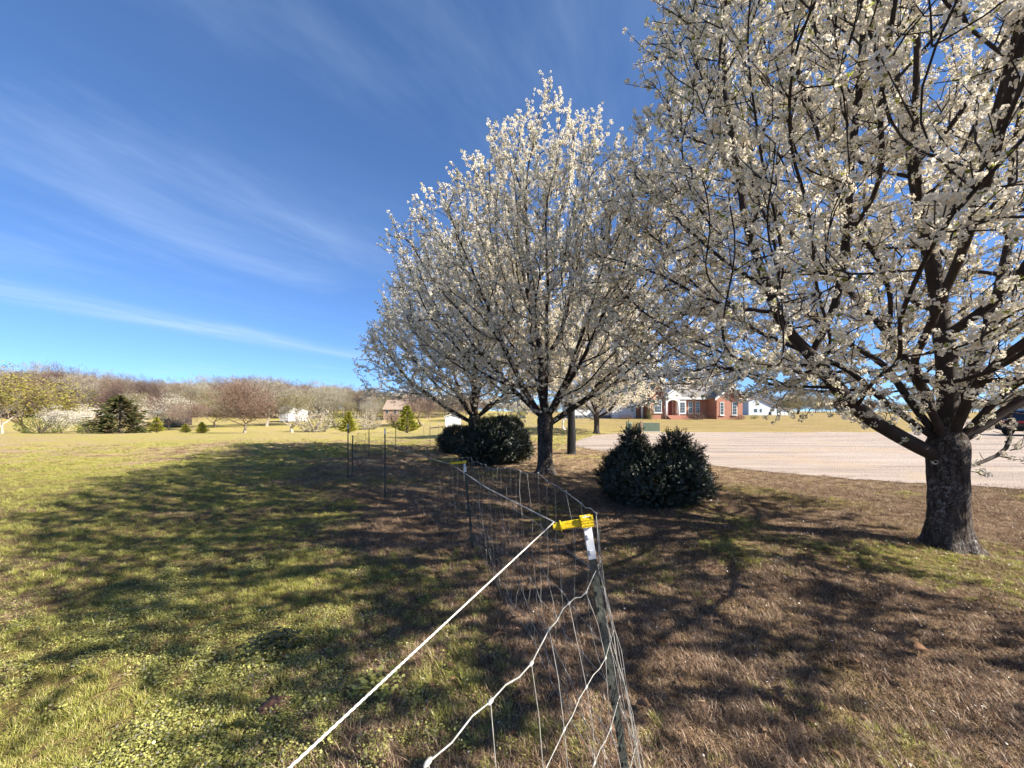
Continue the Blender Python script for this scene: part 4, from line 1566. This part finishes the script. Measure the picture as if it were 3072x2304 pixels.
FT = [
    ('willow', 85, 60, 186, 250, 'big rounded yellow-green tree at the far left edge', 'field_tree', .3),
    ('crooked', 6, 54, 120, 90, 'pale leaning bare trunk at the extreme left edge', 'field_tree', 1.2),
    ('shrub', 122, 55, 52, 100, 'olive green shrub below the yellow-green tree', 'field_shrub', .5),
    ('blossom', 186, 57, 82, 80, 'small white-flowering tree right of the olive shrub', 'field_tree', 2.0),
    ('blossom2', 266, 74, 80, 125, 'wide white-flowering tree behind the dark cedar, on its left', 'field_tree', .9),
    ('shrub', 265, 56, 48, 58, 'bright green low shrub left of the cedar', 'field_shrub', 2.5),
    ('cedar', 360, 58, 112, 112, 'broad dark cedar with browned lower branches', 'cedar_tree', .4),
    ('blossom', 410, 76, 82, 50, 'narrow white-flowering tree peeping out right of the cedar', 'field_tree', 3.3),
    ('pine', 470, 62, 46, 32, 'little yellow-green pine right of the cedar', 'young_pine', .1),
    ('pine', 557, 66, 27, 22, 'smallest young pine in the mown field', 'young_pine', 1.1),
    ('pine', 606, 60, 34, 26, 'little pine left of the russet tree', 'young_pine', 2.1),
    ('blossom2', 505, 84, 106, 120, 'tall white-flowering tree above the dark shelter', 'field_tree', 4.1),
    ('bare2', 568, 82, 92, 120, 'pinkish bare tree right of the tall white-flowering tree', 'field_tree', 1.0),
    ('olive', 645, 92, 98, 130, 'olive budding tree left of the russet tree', 'field_tree', .6),
    ('russet', 735, 62, 156, 190, 'russet oak holding old leaves on a pale trunk', 'oak_tree', .2),
    ('pale', 800, 96, 140, 150, 'tallest pale grey bare tree rising above the wood', 'field_tree', 1.6),
    ('olive', 885, 98, 112, 110, 'olive budding tree right of the tall pale bare tree', 'field_tree', 3.0),
    ('crooked', 876, 70, 84, 130, 'crooked white-limbed bare tree before the small white building', 'field_tree', 2.2),
    ('tanshrub', 945, 76, 80, 92, 'tan twiggy shrub right of the crooked white tree', 'field_shrub', .7),
    ('shrub', 1008, 92, 44, 70, 'yellowish shrub behind the young pine by the fence posts', 'field_shrub', 1.9),
    ('pine', 1046, 62, 64, 44, 'upright young pine seen above the corner fence post', 'young_pine', 3.0),
    ('pine', 1221, 58, 82, 58, 'tallest young pine, golden green, left of the pear trees', 'young_pine', .8),
    ('blossom', 1108, 108, 76, 52, 'far white-flowering tree left of the tan-roofed house', 'field_tree', 5.0),
    ('tanshrub', 1100, 86, 56, 80, 'pale tan shrub under the far white-flowering tree', 'field_shrub', 2.8),
    ('redshrub', 1180, 100, 44, 40, 'russet shrub before the tan-roofed house', 'field_shrub', .2),
    ('bare', 1262, 96, 108, 140, 'brown bare tree behind the left side of the pear trees', 'field_tree', 2.4),
    ('bare3', 1420, 110, 80, 130, 'bare brown tree far behind the wide bush', 'field_tree', 1.3),
    ('blossom2', 1560, 75, 60, 90, 'far white-flowering tree between the two pear trunks', 'field_tree', 2.9),
    ('shrub', 1560, 70, 30, 34, 'small green shrub between the two pear trunks', 'field_shrub', 1.9),
    ('olive', 2392, 150, 72, 130, 'olive budding tree behind the barn garage end', 'field_tree', .5),
    ('bare2', 2275, 140, 78, 120, 'brown bare tree between the brick house and the barn', 'field_tree', 2.7),
]
for kind, px, d, hp, wp, lab, nm, rz in FT:
    far_tree(kind, px, d, hp, wp, lab, nm, nm.split('_')[-1], 'trees across the field', rz)
for kind, px, d, hp, wp, lab in (('redshrub', 2092, 45.2, 24, 46, 'brown twiggy shrub before the bay window of the brick house'),
                                 ('redshrub', 2216, 45.2, 16, 34, 'reddish shrub at the right corner of the brick house'),
                                 ('shrub', 2262, 47.0, 13, 22, 'low dark shrub on the lawn right of the brick house'),
                                 ('redshrub', 1880, 46.6, 14, 40, 'low russet shrub along the white wing of the house'),
                                 ('shrub', 1950, 45.4, 30, 18, 'upright green shrub at the left corner of the brick wall')):
    far_tree(kind, px, d, hp, wp, lab, 'house_shrub', 'shrub', 'shrubs along the brick house')

# the wood on the skyline: bare trees that read as one mass
def one_tone(name, a, b, c):
    m_, h_ = mat(name)
    rnd = h_.n('ShaderNodeObjectInfo').outputs['Random']
    cc = h_.mix(h_.ramp(rnd, 0.0, .5), a, b)
    cc = h_.mix(h_.ramp(rnd, .5, 1.0), cc, c)
    cc = h_.mix(1.0, cc, (K, K, K), 'MULTIPLY')
    bs = h_.n('ShaderNodeBsdfDiffuse', ins={'Color': cc})
    h_.link(bs.outputs[0], h_.n('ShaderNodeOutputMaterial').inputs[0])
    return m_


WOODM = {'bare_twigs': one_tone('wood_twigs', (0.19, 0.12, 0.105), (0.115, 0.085, 0.075), (0.25, 0.19, 0.14)),
         'grey_brown_bark': one_tone('wood_bark', (0.11, 0.08, 0.07), (0.16, 0.13, 0.11), (0.2, 0.17, 0.14))}
WOOD = []
for kind in ('bare', 'bare2', 'bare3', 'pale', 'olive'):
    me_t, parts, wid, hgt = lib(kind)
    mm = MB()
    mats_, mi = [], []
    for me_ in [me_t] + [q[0] for q in parts]:
        vv = [tuple(v.co) for v in me_.vertices]
        ff = [tuple(p_.vertices) for p_ in me_.polygons]
        mm.add(vv, ff)
        mats_.append(WOODM.get(me_.materials[0].name, me_.materials[0]))
        mi += [len(mats_) - 1] * len(ff)
    WOOD.append(proto('wood_' + kind, mm, mats_, mi))
rw = np.random.RandomState(9)
pts, sc, ix = [], [], []
for i in range(1000):
    px = rw.uniform(-700, 1420)
    d = rw.uniform(125, 215)
    top = np.interp(px, [-700, 0, 200, 320, 520, 800, 1000, 1150, 1420], [1120, 1126, 1130, 1148, 1158, 1158, 1168, 1182, 1192])
    x = X(px, d)
    z = gzf(x, d)
    Hh = (EYE + (HZ - top) / F * d * rw.choice([.6, .8, .95, 1.02, 1.2], p=[.25, .25, .25, .15, .10]) * rw.uniform(.95, 1.05)) - z
    if Hh < 3:
        continue
    pts.append((x, d, z - .2))
    sc.append(Hh)
    ix.append(rw.choice(5, p=[.3, .27, .27, .08, .08]))
n = len(pts)
o = scatter('woodland', pts, np.stack([np.zeros(n), np.zeros(n), rw.uniform(0, 6.28, n)], 1), np.array(sc), ix, WOOD)
tag(o, 'bare brown woodland along the skyline behind the field', 'woodland', None, 'stuff')
pts, sc, ix = [], [], []
for i in range(420):
    px = rw.uniform(1420, 4200)
    d = rw.uniform(190, 260)
    x = X(px, d)
    z = gzf(x, d)
    top = 1196 - 8 * math.sin(px * .011)
    Hh = (EYE + (HZ - top) / F * d * rw.uniform(.6, 1.1)) - z
    pts.append((x, d, z - .2))
    sc.append(max(4, Hh))
    ix.append(rw.choice(5, p=[.28, .25, .25, .08, .14]))
n = len(pts)
o = scatter('far_woodland', pts, np.stack([np.zeros(n), np.zeros(n), rw.uniform(0, 6.28, n)], 1), np.array(sc), ix, WOOD)
tag(o, 'low line of far trees behind the brick house and barn', 'woodland', None, 'stuff')
# ------------------------------------------------------------------ grass, straw, weeds, leaves
def tuft(name, seed, m_, n, hmin, hmax, spread, wid, lay, curl=.5):
    r = random.Random(seed)
    mb = MB()
    for k in range(n):
        a = r.uniform(0, 6.28)
        q = r.random() ** .6 * spread
        p = Vector((math.cos(a) * q, math.sin(a) * q, -.006))
        b = r.uniform(0, 6.28)
        L = r.uniform(hmin, hmax)
        tilt = r.uniform(.3, 1.0) * lay
        d = Vector((math.cos(b) * math.sin(tilt), math.sin(b) * math.sin(tilt), math.cos(tilt)))
        d2 = (d + Vector((math.cos(b), math.sin(b), -.45)) * curl * r.uniform(.3, 1.0)).normalized()
        s = Vector((-math.sin(b), math.cos(b), 0)) * wid * r.uniform(.7, 1.3) * .5
        m1 = p + d * L * .55
        e = m1 + d2 * L * .5
        mb.add([tuple(p - s), tuple(p + s), tuple(m1 + s * .8), tuple(m1 - s * .8), tuple(e)], [(0, 1, 2, 3), (3, 2, 4)])
    return proto(name, mb, [m_])


def weed(name, seed, n, hmax, leaf, top=False, mts=None):
    r = random.Random(seed)
    mb = MB()
    mi = []
    for k in range(n):
        a = r.uniform(0, 6.28)
        q = r.random() ** .6 * .07
        z = r.uniform(.2, 1) * hmax
        p = Vector((math.cos(a) * q, math.sin(a) * q, z))
        b = r.uniform(0, 6.28)
        d = Vector((math.cos(b), math.sin(b), r.uniform(-.1, .8))).normalized()
        s = d.cross(Vector((0, 0, 1))).normalized() * leaf * r.uniform(.35, .5)
        L = leaf * r.choice((.45, .7, .9, 1.1)) * r.uniform(.8, 1.2)
        s = s * (L / leaf)
        mb.add([tuple(p), tuple(p + d * L * .35 + s), tuple(p + d * L * .8 + s * .7), tuple(p + d * L), tuple(p + d * L * .8 - s * .7), tuple(p + d * L * .35 - s)],
               [(0, 1, 2, 3), (0, 3, 4, 5)])
        t = 1 if (top and z > hmax * .8 and r.random() < .5) else 0
        mi += [t, t]
    return proto(name, mb, mts or [M_weed, M_weedtop], mi)


GR = [tuft('tuft_a', 1, M_grass, 60, .022, .055, .085, .0034, 1.1), tuft('tuft_b', 2, M_grass, 56, .02, .045, .09, .0036, 1.25),
      tuft('tuft_c', 3, M_grass, 40, .04, .09, .05, .0036, .8)]
SW = [tuft('straw_a', 4, M_straw, 62, .025, .07, .09, .0028, 1.6, .3), tuft('straw_b', 5, M_straw, 58, .02, .055, .09, .0032, 1.55, .5),
      tuft('straw_c', 6, M_straw, 44, .03, .08, .08, .0026, 1.35, .4)]
WD = [weed('weed_a', 7, 60, .035, .012), weed('weed_b', 8, 54, .05, .013, True), weed('weed_c', 9, 60, .028, .010)]


def band(rng, n, r0, r1, p=1.0):
    """points in a wide fan in front of the camera, thinning with distance like r^-p"""
    u = rng.uniform(0, 1, n)
    e = 2 - p
    r = (r0 ** e + u * (r1 ** e - r0 ** e)) ** (1 / e)
    a = rng.uniform(-1.12, 1.12, n)
    return np.sin(a) * r, np.cos(a) * r


def place(name, label, cat, protos, rng, x, y, scl, weights, tilt=.15):
    n = len(x)
    pts = np.stack([x, y, gz(x, y)], 1)
    rot = np.stack([rng.randn(n) * tilt, rng.randn(n) * tilt, rng.uniform(0, 6.28, n)], 1)
    o = scatter(name, pts, rot, scl, rng.choice(len(protos), n, p=weights), protos)
    return tag(o, label, cat, None, 'stuff')


rg = np.random.RandomState(101)
x, y = band(rg, 110000, .9, 34.0, 1.3)
ok = ~in_poly(x + rg.randn(len(x)) * .12, y + np.abs(rg.randn(len(x))) * -.22 * np.where(y < 20, 1, -1), GRAVEL_POLY) & (rg.uniform(0, 1, len(x)) > sstep(14, 34, np.hypot(x, y)))
for (tx, ty, tr) in ((T1X, T1Y, .27), (T2X, T2Y, .24)):
    ok &= (x - tx) ** 2 + (y - ty) ** 2 > tr * tr
x, y = x[ok], y[ok]
bare = blotch(x, y, 1.6, 77.0)
ok = (bare > .30) | (rg.uniform(0, 1, len(x)) < .35) | (x < fence_x(y) - 1)
x, y = x[ok], y[ok]
dr = dryness(x, y)
rr = np.hypot(x, y)
u = rg.uniform(0, 1, len(x))
left = 1 - sstep(-1.5, .3, x - fence_x(y))
wd_n = blotch(x, y, 1.1, 21.0)
weedy = left * (1 - sstep(4.5, 9, rr)) * sstep(.30, .60, wd_n) * .75
is_straw = u < sstep(.18, .78, dr)
is_weed = (~is_straw) & (rg.uniform(0, 1, len(x)) < weedy)
is_green = ~is_straw & ~is_weed
grow_ = 1 + .55 * sstep(5, 22, rr)
tall = blotch(x, y, 1.9, 40.0)
place('green_grass', 'short green grass growing over the field and lawn', 'grass', GR, rg, x[is_green], y[is_green],
      (rg.uniform(.5, .95, is_green.sum()) * (.55 + .6 * tall[is_green])) * grow_[is_green], [.42, .43, .15])
place('dry_grass', 'matted dry brown grass under the pear trees', 'grass', SW, rg, x[is_straw], y[is_straw],
      rg.uniform(.5, 1.0, is_straw.sum()) * grow_[is_straw], [.4, .4, .2])
place('low_weeds', 'low leafy weeds in the sunny grass left of the fence', 'weeds', WD, rg, x[is_weed], y[is_weed],
      rg.uniform(.45, 1.15, is_weed.sum()), [.4, .3, .3])

# fallen leaves
def leaf_mesh(seed, L=.09, lobes=4):
    r = random.Random(seed)
    edge = []
    n = lobes * 2 + 1
    for i in range(n + 1):
        t = i / n
        w = L * .38 * math.sin(math.pi * min(1, t * .93 + .05)) * (1.25 if i % 2 else .55)
        edge.append((t * L, w * r.uniform(.85, 1.15)))
    v, f = [], []
    for (a, w) in edge:
        z = .010 * math.sin(a / L * 3) + .004
        v += [(a - L / 2, -w, z + w * .45), (a - L / 2, 0, z), (a - L / 2, w, z + w * .35)]
    for i in range(n):
        b = i * 3
        f += [(b, b + 1, b + 4, b + 3), (b + 1, b + 2, b + 5, b + 4)]
    mb = MB()
    mb.add(v, f)
    mb.tube([(-L / 2 - .03, 0, .003), (-L / 2, 0, .005)], .0012, 4)
    return mb


stick = MB()
stick.tube([(-.07, 0, .004), (-.02, .008, .009), (.03, -.004, .006), (.08, .012, .004)], [.0018, .0022, .002, .0012], 4)
stick.tube([(.0, 0, .007), (.025, .025, .012)], [.0015, .0008], 3)
LV = [proto('litter_stick', stick, [M_twig]), proto('litter_a', leaf_mesh(1, .055, 2), [M_leaf]), proto('litter_b', leaf_mesh(2, .07, 3), [M_leaf]), proto('litter_c', leaf_mesh(3, .045, 1), [M_leaf])]
x, y = band(rg, 11000, 1.2, 22.0, 1.2)
nl = blotch(x, y, .5, 60.0)
edge = np.exp(-((y - np.interp(x, ne[:, 0], ne[:, 1]) + .8) / 1.1) ** 2) * (x > 3)
ok = (~in_poly(x, y, GRAVEL_POLY)) & (x > fence_x(y) - .8) & (rg.uniform(0, 1, len(x)) < .10 + .25 * nl + .75 * edge)
x, y = x[ok], y[ok]
n = len(x)
o = scatter('leaf_litter', np.stack([x, y, gz(x, y) + .02], 1), np.stack([rg.randn(n) * .35, rg.randn(n) * .35, rg.uniform(0, 6.28, n)], 1),
            rg.uniform(.35, .85, n), rg.choice(4, n, p=[.16, .28, .28, .28]), LV)
tag(o, 'small brown leaf litter strewn under the pear trees', 'leaf litter', None, 'stuff')

# petals dropped under the crowns
pm = MB()
pm.add([(-.006, 0, 0), (0, -.005, .002), (.007, 0, .001), (0, .005, .002)], [(0, 1, 2), (0, 2, 3)])
PT = [proto('petal_a', pm, [M_petal])]
q = rg.randn(2600, 2) * 2.4
k = rg.rand(2600) < .6
x = np.where(k, T1X, T2X) + q[:, 0] - .8
y = np.where(k, T1Y - .6, T2Y) + q[:, 1]
ok = (y > 1.3) & (np.abs(x) < y * 1.6) & ~in_poly(x, y, GRAVEL_POLY)
x, y = x[ok], y[ok]
n = len(x)
o = scatter('fallen_petals', np.stack([x, y, gz(x, y) + .035], 1), np.stack([rg.randn(n) * .4, rg.randn(n) * .4, rg.uniform(0, 6.28, n)], 1),
            rg.uniform(.7, 1.4, n), np.zeros(n), PT)
tag(o, 'white petals scattered on the grass under the pear trees', 'petals', None, 'stuff')

big_leaves = [leaf_mesh(s, L, lb).mesh('fallen_leaf', M_leaf) for s, L, lb in ((5, .12, 4), (6, .10, 3), (7, .085, 3))]
spots = [(1668, 2058, 0, .55, 'large curled oak leaf standing in the wire fence'), (2765, 1955, 0, .3, 'star-shaped dry leaf on the sunlit straw at lower right'),
         (2135, 1715, 1, .4, 'curled brown leaf on the shaded grass below the tufted bush'), (2340, 2100, 1, .5, 'dull grey-brown leaf in the deep shade at bottom right'),
         (1540, 1890, 2, .4, 'pale dead leaf left of the leaning post'), (1495, 1950, 1, .7, 'upright brown leaf just left of the wire fence'),
         (2445, 1880, 2, .3, 'pale leaf scrap in the straw at right'), (1930, 2140, 2, .3, 'small pinkish leaf right of the wire fence'),
         (2560, 1985, 2, .5, 'thin broken leaf on the straw at lower right')]
for (px, py, k, tl, lab) in spots:
    d = EYE * F / (py - HZ)
    x_ = X(px, d)
    o = link('fallen_leaf', big_leaves[k])
    o.location = (x_, d, gzf(x_, d) + .045)
    o.rotation_euler = (tl, .2, px * .7)
    tag(o, lab, 'leaf', 'single fallen leaves near the fence')

# turned clod of red earth and a rosette of broad leaves at lower left
d = EYE * F / (2135 - HZ)
x_ = X(832, d)
M_clod = simple('red_earth', (0.13, 0.065, 0.045), 0.95, 0.45, 18, bump=0.9, bscale=30)
bm = bmesh.new()
bmesh.ops.create_icosphere(bm, subdivisions=4, radius=.065)
for v in bm.verts:
    nn = mnoise.noise(v.co * 17) * .034 + mnoise.noise(v.co * 45) * .016 + mnoise.noise(v.co * 110) * .008
    v.co = v.co * (1 + nn / .065)
    v.co.z *= .62
    v.co.x *= 1.25
me = bpy.data.meshes.new('earth_clod')
bm.to_mesh(me)
bm.free()
me.materials.append(M_clod)
me.polygons.foreach_set('use_smooth', [True] * len(me.polygons))
o = link('earth_clod', me)
o.location = (x_, d, gzf(x_, d) + .012)
tag(o, 'clod of reddish brown earth in the grass at lower left', 'clod')
for (px, py, n_, lf, lab) in ((825, 1935, 60, .022, 'mound of broad dark weed leaves in the shade above the clod'),
                              (1130, 2090, 70, .014, 'bright green leafy weed clump left of the rope')):
    d = EYE * F / (py - HZ)
    x_ = X(px, d)
    wp = weed('weed_plant', px, n_ * 3, .07, lf, False, [M_bushtip if py < 2000 else M_weed, M_weedtop])
    o = link('weed_plant', wp.data)
    o.location = (x_, d, gzf(x_, d))
    o.scale = (2.1, 2.0, 1.0)
    tag(o, lab, 'weed')
